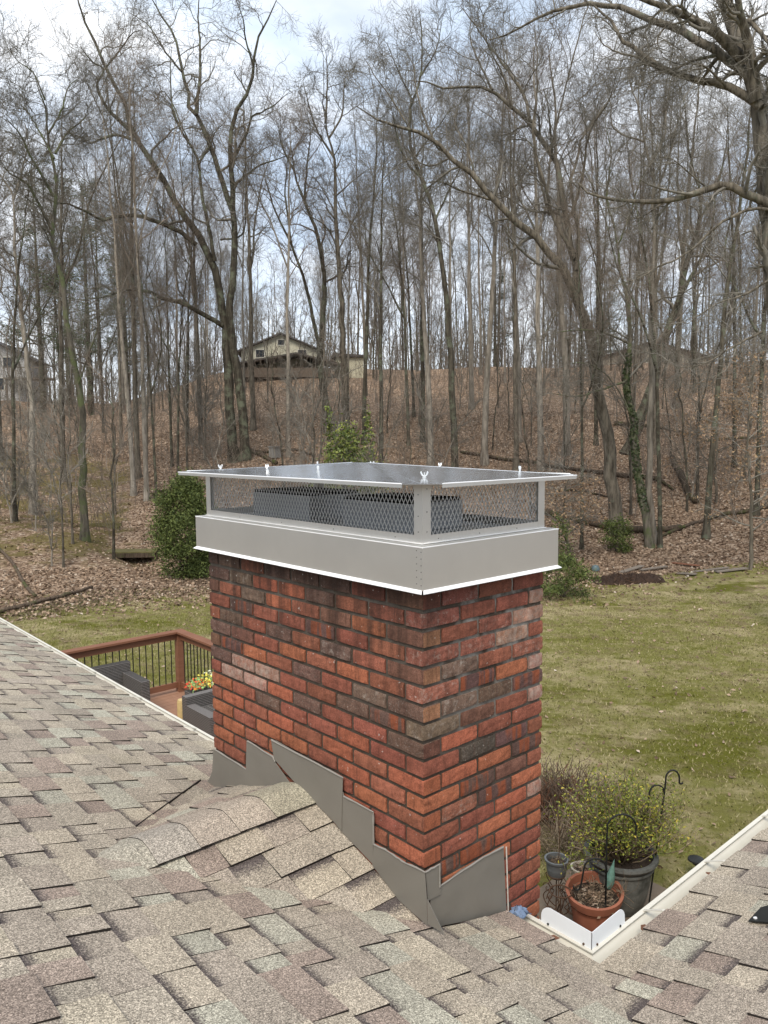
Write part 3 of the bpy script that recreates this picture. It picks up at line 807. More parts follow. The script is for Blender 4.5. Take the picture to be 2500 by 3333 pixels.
# ------------------------------------------------------------------ chimney cap
cap = empty('cap', (0, 0, 1.03), 'silver steel cap with mesh sides and hipped lid', parent=chim)
def cb(mb, name, mat, **k):
    o = mb.build(name, mat, cap, **k); o.location = (0, 0, -1.03); return o
E_ = .04; ZB, ZT = 1.035, 1.184
xo0, xo1, yo0, yo1 = -E_, WX + E_, -E_, LY + E_
def panel(a, b, c, d, th=.0015):
    pass
mb = MB()
tk = .0015
mb.box((xo0, yo0, ZB), (xo0 + tk, yo1, ZT)); skl = cb(mb, 'skirt_panel', STEEL)
mb = MB(); mb.box((xo0 + tk, yo0, ZB), (xo1, yo0 + tk, ZT)); skr = cb(mb, 'skirt_panel', STEEL)
mb = MB(); mb.box((xo1 - tk, yo0 + tk, ZB), (xo1, yo1, ZT)); cb(mb, 'skirt_panel', STEEL)
mb = MB(); mb.box((xo0 + tk, yo1 - tk, ZB), (xo1 - tk, yo1, ZT)); cb(mb, 'skirt_panel', STEEL)
# hem along the top of the skirt, drip kick along its foot
mb = MB()
for a, b in (((xo0, yo0), (xo0, yo1)), ((xo0, yo0), (xo1, yo0)), ((xo1, yo0), (xo1, yo1)), ((xo0, yo1), (xo1, yo1))):
    mb.tube([(a[0], a[1], ZT), (b[0], b[1], ZT)], .0024, 6)
cb(mb, 'top_hem', STEEL_EDGE)
mb = MB(); kk = .013
def kick(p, q, n, trim=.004):
    p = Vector((*p, ZB)); q = Vector((*q, ZB)); n = Vector((*n, 0)); d = (q - p).normalized()
    a = p + d * trim; b = q - d * trim
    ao = p - d * (kk - trim) + n * kk; bo = q + d * (kk - trim) + n * kk
    mb.prism([a, b, bo - Vector((0, 0, .010)), ao - Vector((0, 0, .010))], (0, 0, .0018))
kick((xo0, yo0), (xo0, yo1), (-1, 0)); kick((xo0, yo0), (xo1, yo0), (0, -1)); kick((xo1, yo0), (xo1, yo1), (1, 0)); kick((xo0, yo1), (xo1, yo1), (0, 1))
cb(mb, 'drip_kick', STEEL_EDGE)
# pan: top shelf and floor under the mesh box
mb = MB()
mb.add([(xo0, yo0, ZT), (xo1, yo0, ZT), (xo1, yo1, ZT), (xo0, yo1, ZT), (0, 0, ZT + .006), (WX, 0, ZT + .006), (WX, LY, ZT + .006), (0, LY, ZT + .006)],
       [(0, 1, 5, 4), (1, 2, 6, 5), (2, 3, 7, 6), (3, 0, 4, 7)])
cb(mb, 'shelf', STEEL)
mb = MB(); mb.box((.004, .004, ZT + .001), (WX - .004, LY - .004, ZT + .005)); cb(mb, 'pan_floor', STEEL_PAN)
# ties: rivets
def rivets(pts, mat=IRON):
    for p, n in pts:
        mb = MB(); p = Vector(p); n = Vector(n); mb.tube([p, p + n * .0012], .0021, 6); cb(mb, 'rivet', mat)
GREY = simple('grey_rivet', (.16, .15, .14), .5)
rv = []
for i in range(6):
    z = ZB + .018 + i * .023; rv.append(((xo0, yo0 + .006, z), (-1, 0, 0)));
    rv.append(((xo0, yo0 + .028, z + .004), (-1, 0, 0)))
rivets(rv, GREY)
# corner posts (L sections), rails
PW = .052; ZL = 1.402
zb = ZT + .006
for (cx0, cy0, sx, sy) in ((0, 0, 1, 1), (WX, 0, -1, 1), (0, LY, 1, -1), (WX, LY, -1, -1)):
    mb = MB(); mb.prism([(cx0, cy0, zb), (cx0 + sx * PW * .8, cy0, zb), (cx0 + sx * PW * .8, cy0 + sy * .002, zb), (cx0 + sx * .002, cy0 + sy * .002, zb), (cx0 + sx * .002, cy0 + sy * PW * .8, zb), (cx0, cy0 + sy * PW * .8, zb)], (0, 0, ZL - zb))
    cb(mb, 'corner_post', STEEL)
def rails(z0, z1, nm, flare=0):
    mb = MB(); a = PW * .8
    for x, s in ((0, 1), (WX, -1)): mb.box((x + s * .0008, a, z0), (x + s * .0026, LY - a, z1))
    for y, s in ((0, 1), (LY, -1)): mb.box((a, y + s * .0008, z0), (WX - a, y + s * .0026, z1))
    cb(mb, nm, STEEL)
rails(zb, zb + .028, 'bottom_rail'); rails(ZL - .012, ZL, 'top_rail')
mb = MB()
for x, n in ((0, -1), (WX, 1)): mb.bar((x + n * .005, 0, zb + .0005), (x + n * .005, LY, zb + .0005), .012, .0012)
for y, n in ((0, -1), (LY, 1)): mb.bar((0, y + n * .005, zb + .001), (WX, y + n * .005, zb + .001), .012, .0012)
cb(mb, 'base_flange', STEEL_EDGE)
rv = [((-.0002, .02, z), (-1, 0, 0)) for z in (1.23, 1.285, 1.36)] + [((.022, -.0002, z), (0, -1, 0)) for z in (1.23, 1.30, 1.38)]
rv += [((.0006, y, zb + .012), (-1, 0, 0)) for y in (.14, .5, .86, 1.2)] + [((x, .0006, zb + .012), (0, -1, 0)) for x in (.08, .3, .52)]
rivets(rv, GREY)
# expanded metal: crossing strands
def screen(axis, fixed, a, b, z0, z1):
    mb = MB(); pw, ph = .0205, .037; n = int((b - a) / pw) + 1
    step = (b - a) / n; rows = int(math.ceil((z1 - z0) / (ph / 2)))
    def P(u, z): return (fixed, u, z) if axis == 'x' else (u, fixed, z)
    nrm = (1, 0, 0) if axis == 'x' else (0, 1, 0)
    for r in range(rows):
        za = z0 + r * ph / 2; zc = min(z1, za + ph / 2); fr_ = (zc - za) / (ph / 2)
        for i in range(n + 1):
            u_ = a + i * step + (step / 2 if r % 2 else 0)
            for s in (-1, 1):
                v_ = u_ + s * step / 2 * fr_
                if min(u_, v_) < a - 1e-4 or max(u_, v_) > b + 1e-4: continue
                mb.bar(P(u_, za), P(v_, zc), .0019, .0015, nrm)
    return cb(mb, 'mesh_screen', STEEL_MESH)
mz0, mz1 = zb + .026, ZL - .008
screen('x', .006, PW * .75, LY - PW * .75, mz0, mz1); screen('y', .006, PW * .75, WX - PW * .75, mz0, mz1)
screen('x', WX - .006, PW * .75, LY - PW * .75, mz0, mz1); screen('y', LY - .006, PW * .75, WX - PW * .75, mz0, mz1)
# flues
for (x0, x1, y0, y1) in ((.20, .50, .93, 1.40), (.20, .50, .27, .69)):
    mb = MB(); h0, h1, t_ = zb + .0, 1.300, .004
    mb.box((x0, y0, h0), (x0 + t_, y1, h1)); mb.box((x1 - t_, y0, h0), (x1, y1, h1)); mb.box((x0 + t_, y0, h0), (x1 - t_, y0 + t_, h1)); mb.box((x0 + t_, y1 - t_, h0), (x1 - t_, y1, h1))
    fo = cb(mb, 'flue_collar', STEEL_PAN)
    mb = MB(); i_ = t_ + .002
    mb.box((x0 + i_, y0 + i_, h0), (x0 + i_ + .012, y1 - i_, h1 + .014)); mb.box((x1 - i_ - .012, y0 + i_, h0), (x1 - i_, y1 - i_, h1 + .014))
    mb.box((x0 + i_ + .012, y0 + i_, h0), (x1 - i_ - .012, y0 + i_ + .012, h1 + .014)); mb.box((x0 + i_ + .012, y1 - i_ - .012, h0), (x1 - i_ - .012, y1 - i_, h1 + .014))
    cb(mb, 'flue_liner', BLACK)
# lid: hipped sheet with turned-down rim and cut corners
OV = .128; LZ = 1.4045; RIDZ = 1.452
x0, x1, y0, y1 = -OV, WX + OV, -OV, LY + OV
nc = OV - .033
outer = [(x0, y0 + nc), (x0, y1 - nc), (x0 + nc, y1), (x1 - nc, y1), (x1, y1 - nc), (x1, y0 + nc), (x1 - nc, y0), (x0 + nc, y0)]
xm = WX / 2; ra, rb = (xm, LY / 2 - .05), (xm, LY / 2 + .05)
mb = MB(); vs = [(x, y, LZ) for x, y in outer] + [(*ra, RIDZ), (*rb, RIDZ)]
# pull cut corners to the post line
fs = [(0, 1, 9, 8), (1, 2, 9), (2, 3, 9), (3, 4, 9), (4, 5, 8, 9), (5, 6, 8), (6, 7, 8), (7, 0, 8)]
me = bpy.data.meshes.new('lid')
n8 = len(vs); fs = [f if len(f) == 3 else f for f in fs]
low = [(x, y, z - .0016) for x, y, z in vs]
fl2 = [tuple(n8 + i for i in reversed(f)) for f in fs]
me.from_pydata(vs + low, [], fs + fl2 + [(i, (i + 1) % 8, n8 + (i + 1) % 8, n8 + i) for i in range(8)])
import bmesh
bm = bmesh.new(); bm.from_mesh(me); bmesh.ops.recalc_face_normals(bm, faces=bm.faces); bm.to_mesh(me); bm.free(); me.materials.append(STEEL_LID)
lid = link('lid', me, cap, (0, 0, -1.03))
mb = MB(); rh = .013
for i in range(0, 8):
    a, b = outer[i], outer[(i + 1) % 8]
    if i % 2 == 0: mb.prism([(a[0], a[1], LZ + .0008), (b[0], b[1], LZ + .0008), (b[0], b[1], LZ - rh), (a[0], a[1], LZ - rh)], ((.0015 if a[0] == x0 else -.0015) if a[0] == b[0] else 0, (.0015 if a[1] == y0 else -.0015) if a[1] == b[1] else 0, 0))
rim = cb(mb, 'lid_rim', STEEL)
mb = MB()
for i in range(0, 8, 2):
    a, b = outer[i], outer[(i + 1) % 8]; mb.tube([(a[0], a[1], LZ + .0005), (b[0], b[1], LZ + .0005)], .0026, 6)
cb(mb, 'lid_hem', STEEL_EDGE)
mb = MB()
for i in range(8):
    if i % 2 == 1:
        a = outer[i]; b = outer[(i + 1) % 8]; mid_ = ((a[0] + b[0]) / 2, (a[1] + b[1]) / 2); e_ = ra if mid_[1] < LY / 2 else rb
        mb.bar((mid_[0], mid_[1], LZ + .001), (e_[0], e_[1], RIDZ + .0006), .005, .0014)
cb(mb, 'lid_crease', STEEL_LID)
NUT = metal('cast_wing_nut', (.9, .9, .88), .35)
# wing nuts
def lidz(x, y):
    d = min(x - x0, x1 - x, y - y0, y1 - y); return LZ + (RIDZ - LZ) * min(1, min((x - x0) / (xm + OV), (x1 - x) / (xm + OV), (y - y0) / (LY / 2 + OV), (y1 - y) / (LY / 2 + OV)))
mb = MB(); mb.tube([(0, 0, -.004), (0, 0, .010)], .0055, 10); mb.tube([(0, 0, .0), (0, 0, .024)], .003, 8)
for s in (-1, 1): mb.tube([(s * .004, 0, .006), (s * .011, 0, .013), (s * .017, 0, .025), (s * .014, 0, .029)], [.0035, .004, .0042, .002], 8)
mb.lathe([(.011, 0.0), (.011, .002), (.004, .0025)], 12)
nutm = mb.build('wing_nut', NUT, cap, smooth=True)
spots = [(.05, .66), (.05, 1.04), (.06, .05), (WX - .06, .08), (WX - .04, .55), (WX - .04, 1.02), (WX - .05, 1.46), (.06, 1.47)]
for i, (x, y) in enumerate(spots):
    o = nutm if i == 0 else nutm.copy()
    if i: COL.objects.link(o); o.parent = cap
    o.location = (x, y, lidz(x, y) + .002 - 1.03); o.rotation_euler = (0, 0, [1.1, .6, 2.3, .9, .3, 1.7, .8, 1.9][i]); o.scale = (.72, .72, .78)

# ------------------------------------------------------------------ patio and the things on it
GZ = -3.0
PAVE = Mat('patio_concrete', .85, 0, .2); PAVE.color(PAVE.mix(PAVE.noise(2.5, 6, .7), (.10, .075, .052), (.235, .19, .145))).bump(PAVE.noise(60, 4), .4, .004)
mb = MB(); mb.box((.02, -.88, GZ - .1), (5.15, 2.6, GZ + .02)); o = mb.build('patio', PAVE.m); tagit(o, kind='structure')
PZ = GZ + .02
def pot(name, label, x, y, prof, mat, sx=1, sy=1, rz=0, cat='pot', inner=.02, soil=-.05):
    e = empty(name, (x, y, PZ), label, cat, rz=rz)
    top = prof[-1]; full = prof + [(top[0] - inner, top[1]), (top[0] - inner * 1.2, top[1] - .10 if top[1] > .2 else top[1] * .6)]
    mb = MB(); mb.lathe([(.001, prof[0][1])] + full + [(.001, full[-1][1])], 36, sx=sx, sy=sy); mb.build('shell', mat, e, smooth=True)
    mb = MB(); mb.lathe([(top[0] - inner * 1.05, top[1] + soil - .02), ((top[0] - inner) * .6, top[1] + soil + .0), (.001, top[1] + soil + .01)], 24, sx=sx, sy=sy)
    mb.build('soil', SOIL, e, smooth=True)
    return e
SOIL = simple('potting_soil', (.055, .04, .03), .95, 0, .6, 60, .8, .02)
BARREL = Mat('grey_planter', .6, 0, .3); BARREL.color(BARREL.mix(BARREL.ramp(BARREL.noise(7, 6, .7), [(.35, 0), (.65, 1)]), (.06, .064, .058), (.17, .175, .165))).bump(BARREL.noise(30, 4), .3, .006)
TERRA = simple('terracotta', (.33, .125, .075), .78, 0, .3, 9, .3)
def tangle(n, c, r, h, mat, name, parent, rr=.003, curl=.6, spread=1., z0=0):
    """dry stems: n thin bent tubes from a patch of radius r"""
    P0 = np.c_[rng.normal(0, r * .5, n), rng.normal(0, r * .5, n), np.full(n, z0)]
    d = np.c_[rng.normal(0, spread, n), rng.normal(0, spread, n), np.abs(rng.normal(.8, .4, n))]; d /= np.linalg.norm(d, axis=1)[:, None]
    K = 5; pts = [P0]; L = h * rng.uniform(.4, 1.1, n)
    for k in range(K - 1):
        d = d + rng.normal(0, curl, (n, 3)) * .5; d /= np.linalg.norm(d, axis=1)[:, None]; pts.append(pts[-1] + d * (L / (K - 1))[:, None])
    pts = np.stack(pts, 1) + np.array(c); V, Fq = tubes(pts, np.full((n, K), rr), 3)
    return tagit(link(name, np_mesh(name, V, Fq, mat), parent), kind='stuff')
def tubes(P, R, sides):
    """P (n,k,3), R (n,k) -> verts, quads"""
    n, k, _ = P.shape
    T = np.empty_like(P); T[:, 1:-1] = P[:, 2:] - P[:, :-2]; T[:, 0] = P[:, 1] - P[:, 0]; T[:, -1] = P[:, -1] - P[:, -2]
    T /= np.linalg.norm(T, axis=2, keepdims=True) + 1e-9
    m_ = T.mean(1); ref = np.where((np.abs(m_[:, 2]) > .75)[:, None], np.array([1., .13, 0]), np.array([0., .1, 1.]))
    U = np.cross(T, ref[:, None, :]); U /= np.linalg.norm(U, axis=2, keepdims=True) + 1e-9
    Vv = np.cross(T, U)
    a = np.arange(sides) * 2 * math.pi / sides
    ring = P[:, :, None, :] + R[:, :, None, None] * (np.cos(a)[None, None, :, None] * U[:, :, None, :] + np.sin(a)[None, None, :, None] * Vv[:, :, None, :])
    V = ring.reshape(-1, 3)
    b = (np.arange(n) * k * sides)[:, None, None] + (np.arange(k - 1) * sides)[None, :, None]
    j = np.arange(sides)[None, None, :]; j1 = (j + 1) % sides
    Q = np.stack([b + j, b + j1, b + sides + j1, b + sides + j], -1).reshape(-1, 4)
    return V, Q
def leaves(P, size, mat, name, parent=None, flat=0., asp=.5, loc=None, nrm=None, bend=True):
    """leaf shaped quads folded along the mid rib, one island each"""
    n = len(P); a = rng.normal(0, 1, (n, 3)); a[:, 2] *= (1 - flat); a /= np.linalg.norm(a, axis=1)[:, None]
    b = rng.normal(0, 1, (n, 3)); b[:, 2] *= (1 - flat); b -= a * (a * b).sum(1)[:, None]; b /= np.linalg.norm(b, axis=1)[:, None]
    s = (size * rng.uniform(.6, 1.25, n))[:, None]; c_ = np.cross(a, b)
    A = P - a * s * .5; B = P + b * s * asp * .5 + c_ * s * .12; C = P + a * s * .5; D = P - b * s * asp * .5 + c_ * s * .12
    V = np.stack([A, B, C, D], 1).reshape(-1, 3); i = np.arange(n)[:, None] * 4
    return link(name, np_mesh(name, V, np.concatenate([i + [0, 1, 2], i + [0, 2, 3]]), mat), parent, loc)

bar_ = pot('planter', 'large dark grey round planter with wide rim holding the yellow green shrub', 4.56, 1.90,
           [(.20, 0), (.215, .02), (.255, .16), (.285, .33), (.295, .42), (.315, .435), (.315, .45), (.30, .46), (.335, .49), (.352, .515), (.348, .54)], BARREL.m, cat='planter', inner=.045, soil=-.05)
sh = empty('potted_shrub', (4.56, 1.90, PZ + .48), 'twiggy yellow green shrub growing out of the grey planter', 'shrub')
n = 170
ang = rng.uniform(0, 2 * math.pi, n); ph = np.abs(rng.normal(.58, .36, n)).clip(0, 1.3)
d = np.c_[np.sin(ph) * np.cos(ang), np.sin(ph) * np.sin(ang), np.cos(ph)]
P0 = d * np.array([.12, .12, 0]); pts = [P0]; L = rng.uniform(.55, .85, n)
for k in range(6):
    d = d + rng.normal(0, .16, (n, 3)) + np.array([0, 0, .04]); d /= np.linalg.norm(d, axis=1)[:, None]; pts.append(pts[-1] + d * (L / 6)[:, None])
st_pts = np.stack(pts, 1); V, Q = tubes(st_pts, np.linspace(.006, .002, 7)[None].repeat(n, 0), 4)
V2, Q2 = None, None
n2 = n * 6; idx = rng.integers(0, n, n2); tt = rng.uniform(2.2, 5.9, n2); i0 = tt.astype(int)
bp0 = st_pts[idx, i0] + (st_pts[idx, np.minimum(i0 + 1, 6)] - st_pts[idx, i0]) * (tt - i0)[:, None]
dd = rng.normal(0, 1, (n2, 3)); dd[:, 2] = np.abs(dd[:, 2]); dd /= np.linalg.norm(dd, axis=1)[:, None]
tw = np.stack([bp0 + dd * s for s in (0, .05, .11)], 1)
V2, Q2 = tubes(tw, np.array([[.0022, .0018, .0012]]).repeat(n2, 0), 3)
link('stems', np_mesh('stems', np.concatenate([V, V2]), np.concatenate([Q, Q2 + len(V)]), STRAW), sh)
tips = tw[rng.integers(0, n2, 7500)]; tq = rng.uniform(0, 1, (7500, 1))
LP = tips[:, 1] + (tips[:, 2] - tips[:, 1]) * tq * 1.3 + rng.normal(0, .04, (7500, 3))
LP = LP[LP[:, 2] > -.02]
leaves(LP, .030, BOX, 'foliage', sh)
ter = pot('flower_pot', 'wide oval terracotta pot of dead leaves in front of the grey planter', 4.02, 1.84,
          [(.17, 0), (.20, .05), (.235, .25), (.245, .32), (.27, .33), (.285, .38), (.29, .405)], TERRA, sx=1.1, sy=.9, rz=.5, inner=.03, soil=-.07)
tangle(170, (0, 0, .33), .20, .16, STRAW, 'dead_stems', ter, .0022, .9, 1.4)
leaves(np.c_[rng.normal(0, .10, 260), rng.normal(0, .09, 260), rng.uniform(.33, .37, 260)], .05, LITTER, 'dead_leaves', ter, .7)
tangle(22, (.02, -.24, .39), .05, .2, STRAW, 'dead_stems', ter, .0016, .6, 1.)
# small pots with stands
sp_ = pot('small_pot', 'small slate grey pot of dry soil held in a rusty scroll stand', 3.98, 2.23, [(.07, .38), (.09, .43), (.10, .53), (.113, .54), (.116, .56)], simple('slate_grey_glaze', (.13, .14, .145), .5), cat='pot', inner=.018, soil=-.03)
tangle(60, (0, 0, .535), .06, .06, STRAW, 'dead_stems', sp_, .002, .9, 1.4)
sp2 = pot('small_pot', 'small pale beige dish of dry leaves behind the terracotta pot', 4.30, 2.16, [(.08, .24), (.10, .28), (.105, .35), (.112, .36), (.112, .38)], simple('pale_clay', (.48, .44, .37), .6), cat='pot', inner=.018, soil=-.03)
leaves(np.c_[rng.normal(0, .05, 60), rng.normal(0, .05, 60), rng.uniform(.35, .37, 60)], .04, LITTER, 'dead_leaves', sp2, .7)
def scroll_stand(x, y, h, r, mat, label, rz=0):
    e = empty('plant_stand', (x, y, PZ), label, 'plant stand', rz=rz)
    mb = MB(); mb.tube([(r * math.cos(a), r * math.sin(a), h) for a in np.linspace(0, 2 * math.pi, 25)], .006, 6, False)
    mb.build('ring', mat, e, smooth=True)
    for k in range(4):
        a0 = k * math.pi / 2; mb = MB(); pts = []
        for t in np.linspace(0, 1, 26):
            rr = .03 + .13 * abs(math.sin(t * math.pi * 1.5)) * (1 - .3 * t); pts.append((rr * math.cos(a0), rr * math.sin(a0), t * (h - .02)))
        pts[-1] = (r * math.cos(a0), r * math.sin(a0), h)
        mb.tube(pts, .005, 6)
        sp = [((.12 - .012 * t) * math.cos(a0) + 0, (.12 - .012 * t) * math.sin(a0), .25 + .07 * math.sin(t)) if False else ((.10 + (.055 - .006 * t) * math.cos(t)) * math.cos(a0), (.10 + (.055 - .006 * t) * math.cos(t)) * math.sin(a0), h * .55 + (.055 - .006 * t) * math.sin(t)) for t in np.linspace(0, 8, 30)]
        mb.tube(sp, .004, 6); mb.build('leg', mat, e, smooth=True)
    mb = MB(); mb.tube([(0, 0, .02), (0, 0, h * .9)], .006, 6); mb.build('post', mat, e)
    return e
scroll_stand(3.98, 2.23, .40, .08, RUST, 'rusty scrollwork plant stand carrying the small slate grey pot')
scroll_stand(4.30, 2.16, .24, .085, WPAINT, 'white scrollwork plant stand under the pale beige dish', .4)
scroll_stand(3.75, 2.02, .42, .10, RUST, 'empty rusty scrollwork plant stand beside the chimney base', .8)
# shepherd hooks
def hook(name, base, poles, label, mat=IRON, r=.0085):
    e = empty(name, base, label, 'garden hook')
    for nm, pts in poles:
        mb = MB(); mb.tube([Vector(p) for p in pts], r, 8); mb.build(nm, mat, e, smooth=True)
    return e
rv_ = Vector((RT[0], RT[1], 0)).normalized()
def arc(cx, cz, rx, rz_, a0, a1, n=14):
    return [(rv_.x * (cx + rx * math.cos(a)), rv_.y * (cx + rx * math.cos(a)), cz + rz_ * math.sin(a)) for a in np.linspace(a0, a1, n)]
pi = math.pi
hook('shepherd_hook', (4.69, 1.67, PZ), [('pole', [(0, 0, 0), (rv_.x * .075, rv_.y * .075, .7), (rv_.x * .125, rv_.y * .125, 1.16), (rv_.x * .135, rv_.y * .135, 1.27)] + arc(.20, 1.31, .065, .085, pi, .05)[1:] + arc(.282, 1.28, .018, .02, pi * 1.1, 1.9 * pi, 6)),
      ('side_hook', [(rv_.x * .12, rv_.y * .12, 1.10), (rv_.x * .125, rv_.y * .125, 1.17)] + arc(.055, 1.17, .07, .08, .1, pi * .95) + [(-rv_.x * .03, -rv_.y * .03, 1.02)] + arc(-.05, .98, .018, .02, 0, -pi, 6))],
     'tall black double shepherd hook standing right of the grey planter')
hook('shepherd_hook', (3.95, 1.68, PZ), [('pole', [(0, 0, 0), (0, 0, .98)] + arc(.13, 1.08, .13, .13, pi, .15)[1:] + arc(.285, 1.02, .03, .03, pi, 2 * pi, 7)),
      ('side_hook', [(0, 0, .40), (0, 0, .72)] + arc(-.10, .70, .10, .10, .1, pi * .9) + [(-rv_.x * .225, -rv_.y * .225, .54)] + arc(-.26, .54, .03, .035, 0, -pi, 7))],
     'black double shepherd hook rising in front of the terracotta pot')
mb = MB(); mb.tube([(3.93, 2.17, PZ), (3.93, 2.17, PZ + .9), (3.90, 2.2, PZ + 1.18), (3.86, 2.24, PZ + 1.28)], .0035, 6)
tagit(mb.build('plant_stake', RUST), 'thin rusty curved stake in front of the small slate grey pot', 'stake')
# verdigris garden ornament
mb = MB(); mb.lathe([(.001, 0), (.03, .02), (.045, .08), (.035, .15), (.012, .24), (.001, .30)], 10)
o = mb.build('garden_ornament', simple('verdigris', (.13, .25, .21), .6, 0, .6, 25), loc=(4.18, 1.80, PZ + .36), smooth=True); tagit(o, 'slim verdigris bud shaped ornament stuck in the terracotta pot', 'ornament'); o.rotation_euler = (.12, .15, 0)
# red rimmed saucer near the wall
mb = MB(); mb.lathe([(.001, 0), (.10, .0), (.14, .05), (.13, .05), (.095, .012), (.001, .012)], 24)
o = mb.build('saucer', simple('red_glaze', (.25, .05, .045), .4), loc=(3.45, 1.85, PZ)); tagit(o, 'red glazed saucer on the patio beside the chimney', 'saucer')
# solar stake light
e = empty('garden_light', (5.55, 1.62, GZ), 'small dark stake light on the grass right of the planter', 'garden light')
mb = MB(); mb.tube([(0, 0, 0), (0, 0, .16)], .006, 6); mb.build('stake', IRON, e)
mb = MB(); mb.lathe([(.001, .16), (.035, .17), (.04, .20), (.085, .21), (.08, .225), (.03, .25), (.001, .252)], 14); mb.build('lamp_head', IRON, e, smooth=True)
# cut-back ornamental grass
DARKST = leafmat('dark_dry_stem', [(0, (.05, .035, .025)), (.6, (.12, .085, .06)), (1, (.24, .18, .13))], .8)
e = empty('dead_shrub', (5.75, 3.4, GZ), 'brown tangle of dead branches heaped beside the patio', 'shrub')
tangle(800, (0, 0, .05), .55, .55, DARKST, 'stems', e, .004, .7, 1.1)
tangle(500, (0, 0, .02), .55, .45, BEECH_LEAF, 'stems', e, .005, .8, 1.3)
tangle(250, (-.7, -.5, .02), .35, .5, STRAW, 'stems', e, .003, .7, 1.1)

# ------------------------------------------------------------------ deck
WOOD = Mat('cedar_stain', .62, 0, .3); WOOD.color(WOOD.mix(WOOD.noise(1, 5, .6, WOOD.coord('Object', (3, 3, 40))), (.155, .066, .036), (.27, .125, .075))).bump(WOOD.noise(60, 3), .2, .003)
WOODL = Mat('deck_board', .7, 0, .3); WOODL.color(WOODL.mix(WOODL.noise(1, 5, .6, WOODL.coord('World', (40, 2, 4))), (.25, .135, .085), (.38, .215, .14))).bump(WOODL.noise(60, 3), .2, .003)
deck = empty('deck', (2, 7, -3), 'reddish brown timber deck with black metal balusters behind the roof edge', 'deck')
DZ = -2.4
def dk(mb, name, mat, parent=deck, **k):
    o = mb.build(name, mat, parent, **k)
    if parent is deck: o.location = (-2, -7, 3)
    return o
yb = 4.6; i = 0
while yb < 9.28:
    mb = MB(); mb.box((.03, yb, DZ - .03), (3.72, yb + .135, DZ)); dk(mb, 'board', WOODL.m); yb += .141
mb = MB(); mb.box((.03, 4.6, DZ - .25), (3.72, 4.64, DZ - .032)); mb.box((.03, 9.25, DZ - .25), (3.72, 9.29, DZ - .032)); mb.box((3.68, 4.64, DZ - .25), (3.72, 9.25, DZ - .032)); dk(mb, 'rim_joist', WOOD.m)
for (x, y) in ((.3, 4.7), (3.6, 4.7), (.3, 9.15), (3.6, 9.15), (1.9, 9.15)):
    mb = MB(); mb.box((x - .05, y - .05, -3.05), (x + .05, y + .05, DZ - .26)); dk(mb, 'support_post', WOOD.m)
RTZ = -1.45
for (x, y) in ((3.655, 9.19), (1.80, 9.19), (3.655, 6.6), (3.655, 4.68), (.1, 9.19)):
    mb = MB(); mb.box((x - .055, y - .055, DZ - .2 if False else DZ), (x + .055, y + .055, RTZ - .002)); dk(mb, 'post', WOOD.m, bevel=.004)
mb = MB(); mb.box((.03, 9.115, RTZ), (3.74, 9.265, RTZ + .035)); dk(mb, 'handrail', WOOD.m, bevel=.004)
mb = MB(); mb.box((3.58, 4.6, RTZ), (3.73, 9.113, RTZ + .035)); dk(mb, 'handrail', WOOD.m, bevel=.004)
mb = MB(); mb.box((.15, 9.17, RTZ - .10), (1.74, 9.21, RTZ - .002)); mb.box((1.86, 9.17, RTZ - .10), (3.598, 9.21, RTZ - .002)); mb.box((.15, 9.17, DZ + .07), (1.74, 9.21, DZ + .16)); mb.box((1.86, 9.17, DZ + .07), (3.598, 9.21, DZ + .16)); dk(mb, 'rail', WOOD.m)
mb = MB(); mb.box((3.635, 4.74, RTZ - .10), (3.675, 6.54, RTZ - .002)); mb.box((3.635, 6.66, RTZ - .10), (3.675, 9.133, RTZ - .002)); mb.box((3.635, 4.74, DZ + .07), (3.675, 6.54, DZ + .16)); mb.box((3.635, 6.66, DZ + .07), (3.675, 9.133, DZ + .16)); dk(mb, 'rail', WOOD.m)
mb = MB(); mb.tube([(0, 0, DZ + .155), (0, 0, RTZ - .09)], .009, 8); bal = mb.build('baluster', IRON, deck); bm_ = bal.data
first = True
def put_bal(x, y):
    global first
    o = bal if first else bal.copy()
    if not first: COL.objects.link(o)
    first = False; o.parent = deck; o.location = (x - 2, y - 7, 3)
for x in list(np.arange(.26, 1.72, .108)) + list(np.arange(1.95, 3.56, .104)): put_bal(x, 9.19)
for y in list(np.arange(4.85, 6.5, .108)) + list(np.arange(6.77, 9.1, .108)): put_bal(3.655, y)

